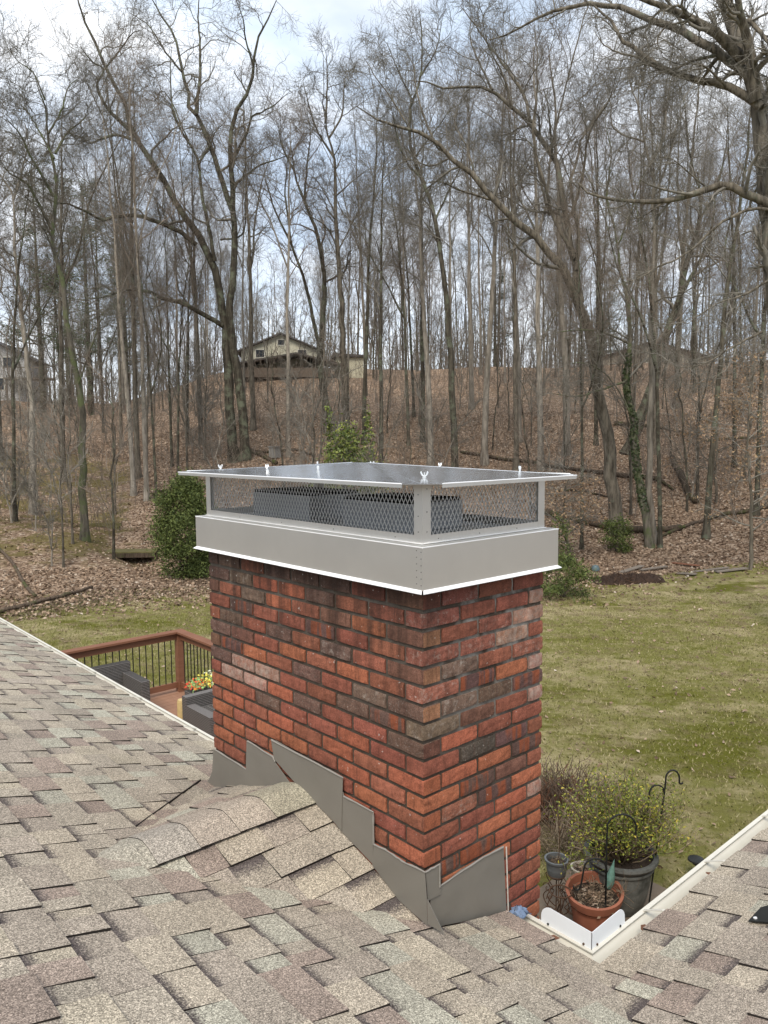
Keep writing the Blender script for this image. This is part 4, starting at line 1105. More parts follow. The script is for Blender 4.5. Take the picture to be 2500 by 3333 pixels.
# wicker furniture
M = Mat('grey_wicker', .75, 0, .25)
w1 = M.n('ShaderNodeTexBrick', i_Vector=M.coord('Object', (1, 1, 1)), i_Scale=26., i_Color1=(.055, .05, .048, 1), i_Color2=(.125, .118, .115, 1), i_Mortar=(.012, .011, .011, 1))
wz = M.n('ShaderNodeTexWave', wave_type='BANDS', bands_direction='Z', i_Vector=M.coord('Object'), i_Scale=14., i_Distortion=2.5, i_Detail=2., i_Detail_Scale=9.)
M.color(M.mix(1., M.mix(M.noise(70, 3, .7), (.09, .084, .08), (.24, .225, .215)), M.ramp(wz.outputs['Fac'], [(.15, .35), (.6, 1.1)]), 'MULTIPLY')).bump(wz.outputs['Fac'], .8, .01)
WICKER = M.m
CUSH = simple('grey_cushion', (.085, .085, .09), .9)
def wicker_chair(x, y, wdt, label, q=1.):
    e = empty('wicker_chair', (x, y, DZ), label, 'chair', 'wicker chairs on the deck')
    mb = MB(); mb.box((0, -.08, .05), (wdt, .04, .72 * q)); mb.build('backrest', WICKER, e, bevel=.012)
    for xx in (0, wdt - .13):
        mb = MB(); mb.box((xx, -.72, .05), (xx + .13, -.083, .58 * q)); mb.build('arm', WICKER, e, bevel=.012)
    mb = MB(); mb.box((.133, -.70, .08), (wdt - .133, -.083, .36)); mb.build('seat', WICKER, e, bevel=.01)
    mb = MB(); nn = 10
    for i in range(nn):                                      # woven seat strands
        u = .16 + (wdt - .32) * i / (nn - 1); mb.bar((u, -.68, .367), (u, -.10, .367), .008, .006)
    for i in range(12):
        v = -.67 + .56 * i / 11; mb.bar((.15, v, .372), (wdt - .15, v, .372), .008, .006)
    mb.build('seat_webbing', simple('pale_webbing', (.2, .19, .18), .7), e)
    for (a, b) in ((.03, -.04), (wdt - .07, -.04), (.03, -.68), (wdt - .07, -.68)):
        mb = MB(); mb.box((a, b, 0), (a + .04, b + .04, .05)); mb.build('leg', IRON, e)
    return e
wicker_chair(1.92, 9.02, .82, 'grey wicker armchair by the deck rail, mostly hidden behind the gutter')
wicker_chair(2.80, 7.42, .95, 'grey wicker chair with bare woven seat, half hidden by the chimney', .76)
fb = empty('flower_box', (3.42, 7.85, DZ - .13), 'planter box of red, yellow and white flowers behind the wicker chair', 'planter')
mb = MB(); mb.box((-.32, -.12, 0), (.32, .12, .56)); mb.build('box', WICKER, fb, bevel=.01)
for nm, mt in FLOWER.items():
    n = 130; xs = {'red': (-.33, -.15), 'orange': (-.30, -.05), 'yellow': (-.1, .22), 'white': (.0, .36), 'green': (-.33, .36)}[nm]
    n = {'red': 30, 'orange': 40, 'yellow': 110, 'white': 130, 'green': 160}[nm]
    P_ = np.c_[rng.uniform(*xs, n), rng.uniform(-.15, .15, n), .60 + rng.uniform(0, .14, n) * (1.2 if nm in ('yellow', 'white') else .8)]
    leaves(P_, .04 if nm != 'green' else .05, mt, 'foliage' if nm == 'green' else 'blossom', fb, .2, .9)
mb = MB(); mb.lathe([(.001, 0), (.062, 0), (.066, .02), (.066, .36), (.055, .40), (.001, .41)], 20)
o = mb.build('canister', simple('cream_yellow_plastic', (.55, .42, .20), .5), loc=(2.93, 7.72, DZ), smooth=True); tagit(o, 'cream yellow cylindrical canister standing on the deck by the wicker chair', 'canister')
mb = MB(); mb.tube([(.066, 0, .33), (.09, 0, .30), (.09, 0, .16), (.066, 0, .13)], .007, 6); mb.build('handle', CREAM, o)

# ------------------------------------------------------------------ trees
def unit(a): return a / (np.linalg.norm(a, axis=-1, keepdims=True) + 1e-9)
def grow(P, R, per, t0, t1, length, k, ang, wob, up, rr, rmin, shape=.5, taper=.3):
    n, kp, _ = P.shape; n2 = n * per
    idx = np.repeat(np.arange(n), per)
    t = t0 + (t1 - t0) * ((np.tile(np.arange(per), n) + rng.uniform(0, 1, n2)) / per)
    f = t * (kp - 1); i0 = np.minimum(f.astype(int), kp - 2); fr = (f - i0)[:, None]
    A = P[idx, i0]; B = P[idx, i0 + 1]; S = A + (B - A) * fr; Tn = unit(B - A)
    Rp = R[idx, i0] + (R[idx, i0 + 1] - R[idx, i0]) * fr[:, 0]
    pr = rng.normal(0, 1, (n2, 3)); pr -= Tn * (pr * Tn).sum(1)[:, None]; pr = unit(pr)
    th = np.radians(ang + rng.normal(0, 12, n2))[:, None]
    d = unit(Tn * np.cos(th) + pr * np.sin(th))
    L = length * rng.uniform(.55, 1.2, n2) * (1 - shape * (t - t0) / (t1 - t0 + 1e-6))
    pts = [S]
    for s in range(k - 1):
        d = unit(d + rng.normal(0, wob, (n2, 3)) + np.array([0, 0, up])); pts.append(pts[-1] + d * (L / (k - 1))[:, None])
    pts = np.stack(pts, 1)
    ra = np.maximum(np.minimum(Rp * rr, Rp * .92), rmin)
    Rn = ra[:, None] * np.linspace(1, taper, k)[None]; Rn = np.maximum(Rn, rmin * .7)
    return pts, Rn
def smooth_line(pts, k):
    pts = np.asarray(pts, float); n = len(pts)
    if n < 3: t = np.linspace(0, 1, k)[:, None]; return pts[0] + (pts[-1] - pts[0]) * t
    s = np.concatenate([[0], np.cumsum(np.linalg.norm(np.diff(pts[:, :3], axis=0), axis=1))]); s /= s[-1]
    ext = np.concatenate([[2 * pts[0] - pts[1]], pts, [2 * pts[-1] - pts[-2]]])
    out = []
    for u in np.linspace(0, 1, k):
        i = min(np.searchsorted(s, u, side='right') - 1, n - 2); t = (u - s[i]) / (s[i + 1] - s[i] + 1e-9)
        p0_, p1_, p2_, p3_ = ext[i], ext[i + 1], ext[i + 2], ext[i + 3]
        out.append(.5 * ((2 * p1_) + (-p0_ + p2_) * t + (2*p0_ - 5*p1_ + 4*p2_ - p3_) * t*t + (-p0_ + 3*p1_ - 3*p2_ + p3_) * t**3))
    return np.array(out)
def crown_mesh(limbsP, limbsR, cfg, name='crown', mat=None, rmin=.006):
    """secondary branches and twigs off the limbs"""
    VV = []; QQ = []; off = 0
    P, R = limbsP, limbsR; sides = [5, 4, 3, 3]
    for li, c_ in enumerate(cfg):
        P, R = grow(P, R, *c_, )
        V, Q = tubes(P, R, sides[li]); VV.append(V); QQ.append(Q + off); off += len(V)
    return np_mesh(name, np.concatenate(VV), np.concatenate(QQ), mat or TWIG), P
def trunk_mesh(polys, mat, sides=10):
    VV = []; QQ = []; off = 0
    for P, R in polys:
        V, Q = tubes(P[None], R[None], sides); VV.append(V); QQ.append(Q + off); off += len(V)
    return np_mesh('trunk', np.concatenate(VV), np.concatenate(QQ), mat, True)
def flare(R, P):
    R = R.copy(); h = P[:, 2] - P[0, 2]; return R * (1 + .55 * np.exp(-h / .35))

# cfg rows: per, t0, t1, length, k, angle, wobble, up, radius ratio, rmin
def std_cfg(a, b, c, l1=2.6, l2=1.15, l3=.55, rm=.0055, w=.26, up=.05):
    c += 1; l3 *= 1.15; rm *= .9; l1 *= 1.12
    return [(a, .12, 1., l1, 7, 46, w, up, .55, .012), (b, .15, 1., l2, 5, 42, w * 1.1, up, .5, rm * 1.5), (c, .15, 1., l3, 4, 40, w, up, .6, rm)]

def hero(name, label, D, mat, stems, limbs, cfg, straight_k=26, ground_px=None, extra_leaf=None, cat='tree', twig=None, zdown=.3):
    """stems/limbs traced in the picture at distance D: (points[(px,py)], r0, r1 in px, depth drift at the end)"""
    sc_ = D / F
    polys = []; limb_sets = []
    base = None
    for kind, grp in (('s', stems), ('l', limbs)):
        for pts, ra, rb, dr in grp:
            ra *= .72 if kind == 's' else .62; rb *= .3
            n = len(pts); P = []
            for i, (px, py) in enumerate(pts):
                P.append(at_dist(px, py, D + dr * (i / (n - 1)) ** 1.3))
            P = np.array(P)
            if kind == 's' and pts[0][1] > 1300:
                h = hz(P[0, 0], P[0, 1]); P[0, 2] = h - .15
                if base is None: base = np.array([P[0, 0], P[0, 1], h])
            k = straight_k if kind == 's' else 18
            P = smooth_line(P, k)
            seg = np.linalg.norm(np.diff(P, axis=0), axis=1).mean()
            P[1:-1] += rng.normal(0, seg * .045, P[1:-1].shape)
            R = np.linspace(1, 0, k) ** .8 * (ra - rb) * sc_ + rb * sc_
            if kind == 's' and pts[0][1] > 1300: R = flare(R, P)
            polys.append((P, R))
            # source for twigs: upper part of stems, all of limbs
            src = P[int(k * .45):] if (kind == 's') else P
            srr = R[int(k * .45):] if (kind == 's') else R
            limb_sets.append((smooth_line(src, 14), np.interp(np.linspace(0, 1, 14), np.linspace(0, 1, len(srr)), srr)))
    if base is None: base = np.array([polys[0][0][0, 0], polys[0][0][0, 1], hz(*polys[0][0][0, :2])])
    e = empty(name, tuple(base), label, cat)
    polys = [(P - base, R) for P, R in polys]
    LP_ = np.stack([p for p, _ in limb_sets]) - base; LR_ = np.stack([r for _, r in limb_sets])
    link('trunk', trunk_mesh(polys, mat), e)
    me, tip = crown_mesh(LP_, LR_, cfg, mat=twig or TWIG)
    link('crown', me, e)
    if extra_leaf:
        q = tip[rng.integers(0, len(tip), extra_leaf)][:, -1]; leaves(q, .11, BEECH, 'dry_leaves', e)
    return e, polys, base

H1s = [([(765, 1520), (747, 1322), (738, 1171), (735, 1069), (722, 980), (699, 890), (651, 770), (586, 683), (521, 575), (477, 504), (428, 428), (412, 347), (385, 287), (347, 217), (312, 136), (282, 81), (260, 16), (239, -60)], 23, 4, 1),
       ([(799, 1520), (790, 1352), (771, 1201), (747, 1081), (750, 1010), (762, 900), (765, 760), (755, 683), (759, 608), (751, 540), (749, 477), (760, 391), (792, 325), (819, 271), (825, 217), (835, 163), (846, 98), (880, 50), (900, 0)], 22, 4, -1.5)]
H1l = [([(428, 428), (423, 423), (358, 363), (325, 309), (317, 266), (339, 228), (300, 200), (262, 150)], 10, 3, -1),
       ([(434, 456), (380, 439), (336, 450), (293, 467), (260, 445), (228, 434), (190, 400)], 7, 2, -2),
       ([(640, 797), (586, 754), (521, 727), (445, 702), (380, 705), (325, 716), (293, 694), (244, 673), (184, 659), (120, 640)], 12, 3, -3),
       ([(725, 1060), (675, 1030), (633, 1008), (603, 990), (542, 978), (494, 954), (434, 942), (392, 948), (331, 966), (270, 975)], 13, 3, -3),
       ([(755, 683), (722, 586), (700, 521), (673, 450), (640, 374), (613, 347), (612, 300), (591, 233), (586, 184), (564, 108), (520, 40), (485, -20)], 14, 4, 2),
       ([(640, 374), (645, 304), (651, 217), (651, 136), (645, 54), (648, -30)], 9, 3, 3),
       ([(760, 602), (803, 570), (846, 537), (895, 521), (950, 500)], 7, 2, 1),
       ([(751, 540), (781, 477), (808, 423), (820, 380), (850, 365), (895, 340), (940, 300)], 8, 2, -2),
       ([(700, 850), (673, 705), (655, 624), (646, 532), (624, 477), (586, 418), (559, 363), (550, 330), (500, 300)], 10, 3, 2.5),
       ([(646, 532), (685, 470), (700, 430), (735, 395)], 6, 2, 1),
       ([(717, 780), (790, 760), (800, 640), (815, 590)], 5, 2, -1),
       ([(586, 418), (560, 340), (555, 220), (560, 150)], 5, 2, 2),
       ([(347, 217), (400, 150), (430, 110), (465, 95)], 5, 2, -1),
       ([(591, 233), (540, 170), (480, 80), (420, 40)], 5, 2, 2),
       ([(825, 217), (800, 130), (790, 60), (760, -20)], 5, 2, -2),
       ([(622, 480), (540, 300), (500, 330), (440, 300)], 4, 2, 3)]
hero('oak_tree', 'big dark forked oak with two lichen flecked stems behind the cap', 41, BARK_DARK, H1s, H1l, std_cfg(9, 7, 7, 2.9, 1.4, .65, .0062, .38, .03), twig=TWIG)
H2s = [([(278, 1800), (270, 1634), (270, 1489), (268, 1322), (241, 1189), (223, 1081), (211, 960), (190, 868), (173, 760), (182, 597), (176, 515), (157, 434), (146, 325), (119, 282), (108, 230)], 17, 2.5, 1)]
H2l = [([(180, 500), (217, 434), (265, 395), (285, 370)], 6, 2, 1), ([(174, 640), (136, 570), (98, 510), (70, 445), (33, 401), (0, 380)], 7, 2, -1), ([(172, 750), (119, 651), (87, 597), (33, 564), (0, 520)], 9, 2, -1),
       ([(157, 434), (200, 360), (220, 290), (260, 250)], 5, 2, 1), ([(146, 325), (110, 240), (60, 200), (20, 150)], 4, 1.5, 0), ([(255, 1250), (300, 1120), (340, 1010)], 5, 2, -1), ([(176, 515), (130, 430), (100, 380), (60, 330)], 5, 2, 1)]
hero('oak_tree', 'slender mossy dark tree with kinked trunk left of the footbridge', 29.5, BARK_MOSS, H2s, H2l, std_cfg(9, 8, 7, 2.0, 1.0, .5, .005, .27, .05))
H3s = [([(106, 1640), (105, 1460), (105, 1322), (90, 1201), (78, 1081), (66, 960), (58, 880), (48, 800), (46, 705), (38, 624)], 14, 6, 0)]
H3l = [([(38, 624), (15, 590), (-20, 540), (-60, 480)], 5, 2, 0), ([(44, 650), (60, 600), (75, 540), (90, 470), (80, 400)], 6, 2, 0), ([(62, 920), (20, 850), (-20, 800)], 4, 2, 0), ([(48, 800), (100, 730), (140, 680)], 4, 1.5, 1)]
hero('birch_tree', 'pale smooth barked tree standing tall at the left edge', 35.5, BARK_PALE, H3s, H3l, std_cfg(9, 8, 6, 2.4, 1.1, .55, .0055))
H4s = [([(2012, 1770), (1995, 1620), (1980, 1442), (1958, 1307), (1936, 1198), (1915, 1063), (1890, 981), (1850, 910), (1790, 825), (1752, 770), (1681, 721), (1603, 651), (1549, 586), (1473, 510), (1413, 461), (1332, 418), (1261, 412), (1212, 380), (1160, 345)], 30, 4, -3)]
H4l = [([(1890, 985), (1876, 900), (1871, 841), (1839, 694), (1817, 570), (1779, 483), (1725, 401), (1665, 353), (1603, 293), (1532, 282), (1460, 290), (1400, 275), (1330, 262)], 20, 4, 2),
       ([(1876, 880), (1882, 760), (1862, 630), (1870, 540), (1904, 434), (1950, 370), (2000, 300), (2020, 240)], 10, 3, 3),
       ([(1728, 400), (1703, 300), (1660, 240), (1603, 163), (1560, 100), (1500, 20)], 9, 3, 2),
       ([(1790, 700), (1763, 600), (1735, 480), (1700, 455), (1640, 455)], 7, 3, 2),
       ([(1871, 841), (1800, 700), (1770, 590), (1735, 440), (1745, 330), (1750, 200), (1740, 80)], 10, 3, -1),
       ([(1862, 700), (1900, 560), (1915, 440), (1980, 330), (2010, 230)], 8, 2, -2),
       ([(1603, 651), (1500, 620), (1430, 590), (1370, 600)], 6, 2, -2), ([(1549, 586), (1520, 480), (1480, 400), (1500, 320)], 6, 2, 2),
       ([(1413, 461), (1370, 350), (1350, 250), (1340, 150)], 6, 2, 1), ([(1332, 418), (1280, 330), (1230, 260), (1180, 180)], 5, 2, 1), ([(1603, 293), (1560, 200), (1530, 120), (1540, 20)], 6, 2, 2),
       ([(1665, 353), (1640, 250), (1590, 150), (1570, 60)], 6, 2, -1), ([(1752, 770), (1690, 640), (1660, 560), (1640, 480)], 6, 2, 2), ([(1473, 510), (1400, 540), (1330, 520), (1270, 560), (1230, 600)], 5, 2, -1)]
hero('oak_tree', 'massive leaning oak whose limbs sweep left above the chimney cap', 30, BARK_MID, H4s, H4l, std_cfg(8, 8, 7, 2.3, 1.15, .55, .0052, .25, .04))
H5s = [([(2118, 1815), (2083, 1578), (2067, 1470), (2061, 1361), (2039, 1253), (2050, 1117), (2045, 1008), (2034, 932), (2015, 840), (2000, 740)], 17, 7, 0)]
H5l = [([(2050, 1120), (1960, 1080), (1880, 1075), (1800, 1085)], 6, 2, -2), ([(2040, 1240), (1950, 1270), (1880, 1290), (1790, 1280)], 6, 2, -3), ([(2000, 740), (1975, 640), (1990, 500), (1970, 400)], 6, 2, 0), ([(2010, 800), (2050, 700), (2080, 600), (2140, 480)], 5, 2, 1), ([(2060, 1360), (2000, 1250), (1930, 1190), (1850, 1180)], 5, 2, -2)]
e5, p5, b5 = hero('tree', 'ivy covered trunk right of the chimney with mossy foot', 28.5, BARK_MOSS, H5s, H5l, std_cfg(8, 7, 7, 1.9, .95, .5, .005, .24, .03))
P_, R_i = p5[0]; ts = rng.uniform(.12, .62, 1500) * (len(P_) - 1); i0 = ts.astype(int)
q = P_[i0] + (P_[i0 + 1] - P_[i0]) * (ts - i0)[:, None]; a = rng.uniform(0, 2 * math.pi, 1500); rr_ = R_i[i0] * rng.uniform(.95, 1.3, 1500)
leaves(q + np.c_[np.cos(a) * rr_, np.sin(a) * rr_, np.zeros(1500)], .085, IVY, 'ivy', e5, 0, .9)
H5b = [([(2128, 1815), (2113, 1578), (2115, 1442), (2118, 1253), (2121, 1063), (2126, 900), (2126, 814), (2126, 678), (2115, 542), (2094, 461), (2077, 325), (2085, 220)], 15, 4, .3)]
H5bl = [([(2094, 461), (2000, 420), (1985, 330), (1960, 250)], 5, 2, 1), ([(2115, 542), (2160, 450), (2170, 340), (2190, 230)], 7, 2, 1), ([(2126, 640), (2170, 540), (2200, 420), (2240, 320)], 6, 2, -1), ([(2080, 350), (2050, 260), (2060, 150), (2050, 60)], 4, 2, 0), ([(2085, 280), (2110, 180), (2100, 80)], 4, 1.5, 0)]
hero('tree', 'straight pale grey trunk rising beside the ivy covered one', 28.8, BARK_PALE, H5b, H5bl, std_cfg(9, 8, 6, 2.0, 1.0, .5, .005))
H6s = [([(2040, 1490), (2060, 1440), (2077, 1388), (2132, 1225), (2164, 1106), (2202, 998), (2218, 943), (2235, 857), (2267, 760), (2278, 651), (2270, 560)], 24, 7, 1)]
H6l = [([(2205, 985), (2250, 900), (2290, 820), (2320, 720), (2330, 600)], 9, 3, -1), ([(2270, 730), (2330, 620), (2360, 500), (2370, 380)], 7, 2, 1), ([(2270, 600), (2240, 480), (2230, 350), (2200, 250)], 6, 2, 1)]
hero('tree', 'dark trunk leaning far to the right behind the ivy covered trunk', 42, BARK_DARK, H6s, H6l, std_cfg(9, 7, 6, 2.8, 1.3, .6, .0065))
H8s = [([(2575, 1900), (2560, 1500), (2540, 1150), (2515, 850), (2498, 650), (2485, 500), (2470, 380), (2450, 270), (2420, 170), (2390, 85), (2362, 20), (2330, -60)], 44, 60, 1)]
H8l = [([(2480, 350), (2441, 325), (2360, 277), (2251, 255), (2170, 228), (2115, 195), (2061, 152), (2023, 125), (1991, 71), (1947, 33), (1905, 0)], 20, 5, 1),
       ([(2455, 270), (2403, 217), (2332, 168), (2251, 119), (2170, 81), (2088, 49), (2007, 22), (1925, 11), (1840, 30), (1750, 60), (1660, 110), (1590, 130)], 22, 4, 2),
       ([(2430, 200), (2387, 163), (2349, 125), (2278, 76), (2197, 38), (2115, 5), (2040, -20)], 26, 13, -1),
       ([(2462, 330), (2450, 220), (2430, 120), (2410, 40), (2390, -60)], 30, 18, -1), ([(2415, 95), (2435, 65), (2468, 98), (2500, 136), (2560, 200)], 12, 8, -1),
       ([(2570, 720), (2530, 680), (2480, 652), (2440, 640), (2414, 625), (2360, 602), (2305, 613), (2251, 635), (2170, 651), (2088, 656), (2007, 651), (1925, 635), (1882, 597)], 22, 5, -1),
       ([(2545, 700), (2468, 675), (2387, 700), (2305, 760), (2251, 814), (2197, 846), (2143, 868), (2080, 905), (2000, 930)], 8, 2.5, -2),
       ([(2180, 232), (2120, 215), (2080, 190), (2010, 170), (1960, 140), (1935, 100)], 7, 2, 1), ([(2360, 277), (2300, 220), (2270, 210)], 6, 2, -1), ([(2330, 180), (2250, 200), (2190, 230), (2130, 250), (2090, 330)], 7, 2.5, 0),
       ([(2170, 81), (2140, 130), (2160, 190)], 4, 1.5, 0), ([(2300, 612), (2240, 560), (2190, 520), (2120, 505)], 4, 1.5, -1), ([(2170, 651), (2100, 700), (2040, 715)], 5, 2, -1), ([(2480, 1080), (2400, 1120), (2300, 1180), (2200, 1200)], 6, 2, -2), ([(2520, 900), (2420, 960), (2330, 990), (2230, 1060)], 6, 2, -2)]
hero('oak_tree', 'huge rough barked oak at the right edge with limbs arching overhead', 20, BARK_MID, H8s, H8l, std_cfg(7, 7, 7, 1.5, .75, .38, .0038, .26, .02))
H9s = [([(1482, 1515), (1478, 1382), (1469, 1201), (1456, 1021), (1444, 900), (1432, 800), (1413, 705), (1386, 597), (1348, 515), (1332, 434), (1345, 330), (1368, 250), (1375, 110), (1364, 30)], 16, 3, 0)]
H9l = [([(1415, 720), (1460, 620), (1500, 540), (1510, 440)], 6, 2, 1), ([(1386, 597), (1320, 520), (1290, 430), (1270, 330)], 6, 2, -1), ([(1348, 515), (1420, 420), (1480, 340)], 5, 2, 1), ([(1345, 330), (1300, 240), (1260, 140)], 5, 2, 0), ([(1368, 250), (1420, 160), (1440, 60)], 5, 2, 1), ([(1432, 800), (1380, 720), (1330, 680)], 4, 2, 1)]
hero('tree', 'dark leaning tree whose trunk meets the right half of the cap', 38, BARK_DARK, H9s, H9l, std_cfg(9, 8, 6, 2.5, 1.2, .6, .0062))
H10s = [([(1135, 1500), (1128, 1400), (1122, 1250), (1116, 1141), (1110, 990), (1098, 814), (1093, 651), (1088, 515), (1066, 434), (1050, 340)], 18, 4, 0)]
H10l = [([(1088, 515), (1030, 420), (1000, 320), (985, 260)], 6, 2, 0), ([(1070, 450), (1110, 380), (1120, 290), (1130, 200)], 6, 2, 1), ([(1060, 400), (1065, 280), (1062, 160)], 6, 2, 0), ([(1095, 700), (1040, 600), (1000, 560)], 4, 2, 1), ([(1100, 820), (1150, 720), (1190, 640)], 4, 2, 1)]
hero('tree', 'upright grey tree rising straight behind the bright green holly', 43, BARK_MID, H10s, H10l, std_cfg(9, 8, 6, 2.6, 1.2, .6, .0065))
H11s = [([(1100, 1420), (1062, 1310), (1044, 1201), (1050, 1051), (1056, 900), (1030, 760), (990, 650), (960, 560), (945, 470)], 17, 4, 0), ([(1062, 1310), (1030, 1100), (1000, 950), (950, 800), (900, 700), (870, 600), (855, 520)], 11, 3, 2)]
H11l = [([(990, 650), (1000, 540), (1010, 440), (1000, 360)], 6, 2, 0), ([(960, 560), (920, 480), (905, 400)], 6, 2, 0), ([(950, 800), (930, 650), (935, 540), (950, 450)], 6, 2, 0)]
hero('tree', 'dark tree with a bent foot and two diverging stems behind the holly', 47, BARK_DARK, H11s, H11l, std_cfg(9, 8, 6, 2.7, 1.25, .6, .007), twig=TWIG_RED)

# ---- generic forest trees, built once per form and copied
def generic(seed, H, r0_, fork, lean, mat, twig, low=.42, nl=13, cfg=None):
    global rng
    rng = np.random.default_rng(seed)
    k = 24; z = np.linspace(0, 1, k); wx = np.cumsum(rng.normal(0, .13, k)) * .5; wy = np.cumsum(rng.normal(0, .13, k)) * .5
    P = np.c_[lean * z ** 1.5 * H * .12 + wx * z, wy * z, z * H - .15]
    R = r0_ * .72 * (1 - z) ** .8 + .012; R = flare(R, P); polys = [(P, R)]
    src = [(P, R)]
    if fork:
        for s in range(fork):
            i = int(k * (low + .05 + .12 * s)); q = [P[i]]; a = rng.uniform(0, 2 * math.pi); d = unit(np.array([math.cos(a) * .5, math.sin(a) * .5, 1.]))
            for j in range(15): d = unit(d + rng.normal(0, .09, 3) + np.array([0, 0, .06])); q.append(q[-1] + d * (H * (1 - low) * .9 / 15))
            q = np.array(q); polys.append((q, np.linspace(R[i] * .75, .02, 16))); src.append((q, polys[-1][1]))
    LPs, LRs = [], []
    for P_, R_2 in src:
        a = int(len(P_) * low) if P_ is P else 2
        PP = smooth_line(P_[a:], 16); RR = np.interp(np.linspace(0, 1, 16), np.linspace(0, 1, len(R_2) - a), R_2[a:])
        n_ = nl if P_ is P else nl // 2 + 2
        lp, lr = grow(PP[None], RR[None], n_, .0, .97, H * .29, 12, 36, .2, .10, .48, .018, .5, .15)
        LPs.append(lp); LRs.append(lr)
        for q, r_ in zip(lp, lr): polys.append((q, r_))
        pass
    LPs = np.concatenate(LPs); LRs = np.concatenate(LRs)
    tm = trunk_mesh(polys[:1 + fork], mat, 9)
    V, Q = [], []
    lm_v, lm_q = tubes(LPs, LRs, 5)
    VV = [lm_v]; QQ = [lm_q]; off = len(lm_v); P2, R2 = LPs, LRs
    for c_, sd_ in zip(cfg, (4, 3, 3)):
        P2, R2 = grow(P2, R2, *c_); v, q = tubes(P2, R2, sd_); VV.append(v); QQ.append(q + off); off += len(v)
    cm = np_mesh('crown', np.concatenate(VV), np.concatenate(QQ), twig)
    return tm, cm
g_cfg = [(8, .12, 1., 2.5, 6, 42, .24, .08, .5, .008), (6, .1, 1., 1.15, 4, 42, .24, .06, .6, .0052), (5, .15, 1., .62, 3, 40, .2, .04, .7, .0042)]
VAR = [generic(101, 21, .21, 0, .4, BARK_PALE, TWIG, .48, 13, g_cfg), generic(102, 23, .24, 1, -.5, BARK_MID, TWIG, .42, 11, g_cfg),
       generic(103, 20, .17, 0, .8, BARK_DARK, TWIG, .45, 12, g_cfg), generic(104, 24, .26, 2, .2, BARK_MID, TWIG, .40, 10, g_cfg),
       generic(105, 19, .15, 1, -.9, BARK_DARK, TWIG_RED, .4, 11, g_cfg), generic(106, 22, .19, 1, .3, BARK_PALE, TWIG_RED, .5, 11, g_cfg),
       generic(107, 15, .12, 1, .9, BARK_DARK, TWIG_RED, .18, 16, g_cfg), generic(108, 17, .13, 1, -.7, BARK_MID, TWIG, .2, 16, g_cfg)]
s_cfg = [(6, .1, 1., .9, 4, 45, .25, .03, .55, .006), (5, .1, 1., .45, 3, 40, .2, .02, .6, .0045)]
SAP = [generic(201, 6.5, .05, 0, .8, BARK_DARK, TWIG_RED, .2, 12, s_cfg), generic(202, 8.5, .06, 1, -.6, BARK_MID, TWIG, .25, 12, s_cfg), generic(203, 5, .035, 1, 1.2, BARK_PALE, TWIG, .15, 12, s_cfg)]
rng = np.random.default_rng(77)
TONE = ['pale', 'grey brown', 'dark', 'stout grey', 'slim dark', 'slim pale', 'low branched dark', 'low branched grey']
items = []
# trunks copied where the photograph shows them: column px, base row py, form, scale of height, girth
for px, py, v, s, g in [(1402, 1515, 0, .92, 1.25), (1376, 1440, 2, 1., 1.2), (1577, 1512, 0, 1., 1.25), (1760, 1530, 5, .95, 1.3), (1844, 1485, 0, 1.0, 1.5), (1893, 1790, 4, .62, .75), (2298, 1758, 2, .8, 1.15), (2462, 1680, 4, .85, 1.1),
                        (208, 1570, 1, .8, .8), (435, 1615, 0, .85, .75), (478, 1630, 5, .85, .8), (510, 1640, 4, .6, .8), (1240, 1520, 2, .9, .9), (655, 1445, 3, .8, .8), (825, 1400, 1, .9, 1.), (940, 1490, 5, .8, 1.0),
                        (1185, 1450, 2, 1., 1.0), (1330, 1450, 4, .9, .9), (1535, 1330, 5, 1., 1.3), (1688, 1440, 0, 1., 1.1), (1680, 1530, 1, .85, .8), (1940, 1450, 2, .9, .9), (2060, 1420, 1, .8, .8), (2130, 1480, 3, .8, .7), (2148, 1785, 4, .75, .8),
                        (2390, 1520, 2, .85, .8), (2200, 1330, 3, .9, .9), (2260, 1280, 2, .9, .9), (50, 1700, 4, .7, .8), (560, 1520, 4, .75, .7), (580, 1560, 4, .7, .7), (610, 1450, 2, .8, .7), (450, 1560, 3, .85, .8), (0, 1500, 3, .9, 1.)]:
    P = ground_hit(px, py); items.append([P[0], P[1], v, s, g])
def ok(x, y, dmin): return all((x - a[0]) ** 2 + (y - a[1]) ** 2 > dmin ** 2 for a in items)
tries = 0
while len(items) < 160 and tries < 9000:
    tries += 1
    az = math.radians(rng.uniform(17, 80)); D = 36 + (60 * rng.uniform(0, 1) ** .75 if len(items) < 120 else 34 + 50 * rng.uniform())
    x = CAM[0] + D * math.cos(az); y = CAM[1] + D * math.sin(az)
    px, py, _ = project((x, y, hz(x, y)))
    if 820 < px < 1120 and D > 68 and D < 84: continue
    if math.degrees(az) > 64 and D < 70 and rng.uniform() < .55: continue           # clearing of the yellow house
    if px > 2130 and px < 2240 and 70 < D < 92: continue
    if ok(x, y, 2.0 + D * .006): items.append([x, y, int(rng.integers(0, 8)), rng.uniform(.68, 1.02), rng.uniform(.42, .8)])
def zone(px):
    for lim, nm in ((250, 'at the far left'), (640, 'left of the forked oak'), (900, 'around the forked oak'), (1290, 'behind the holly'), (1640, 'above the cap'), (1960, 'left of the leaning oak'), (2200, 'around the ivy trunk'), (9999, 'at the far right')):
        if px < lim: return nm
ORDX = ['first', 'second', 'third', 'fourth', 'fifth', 'sixth', 'seventh', 'eighth', 'ninth', 'tenth', 'eleventh', 'twelfth', 'thirteenth', 'fourteenth', 'fifteenth', 'sixteenth']
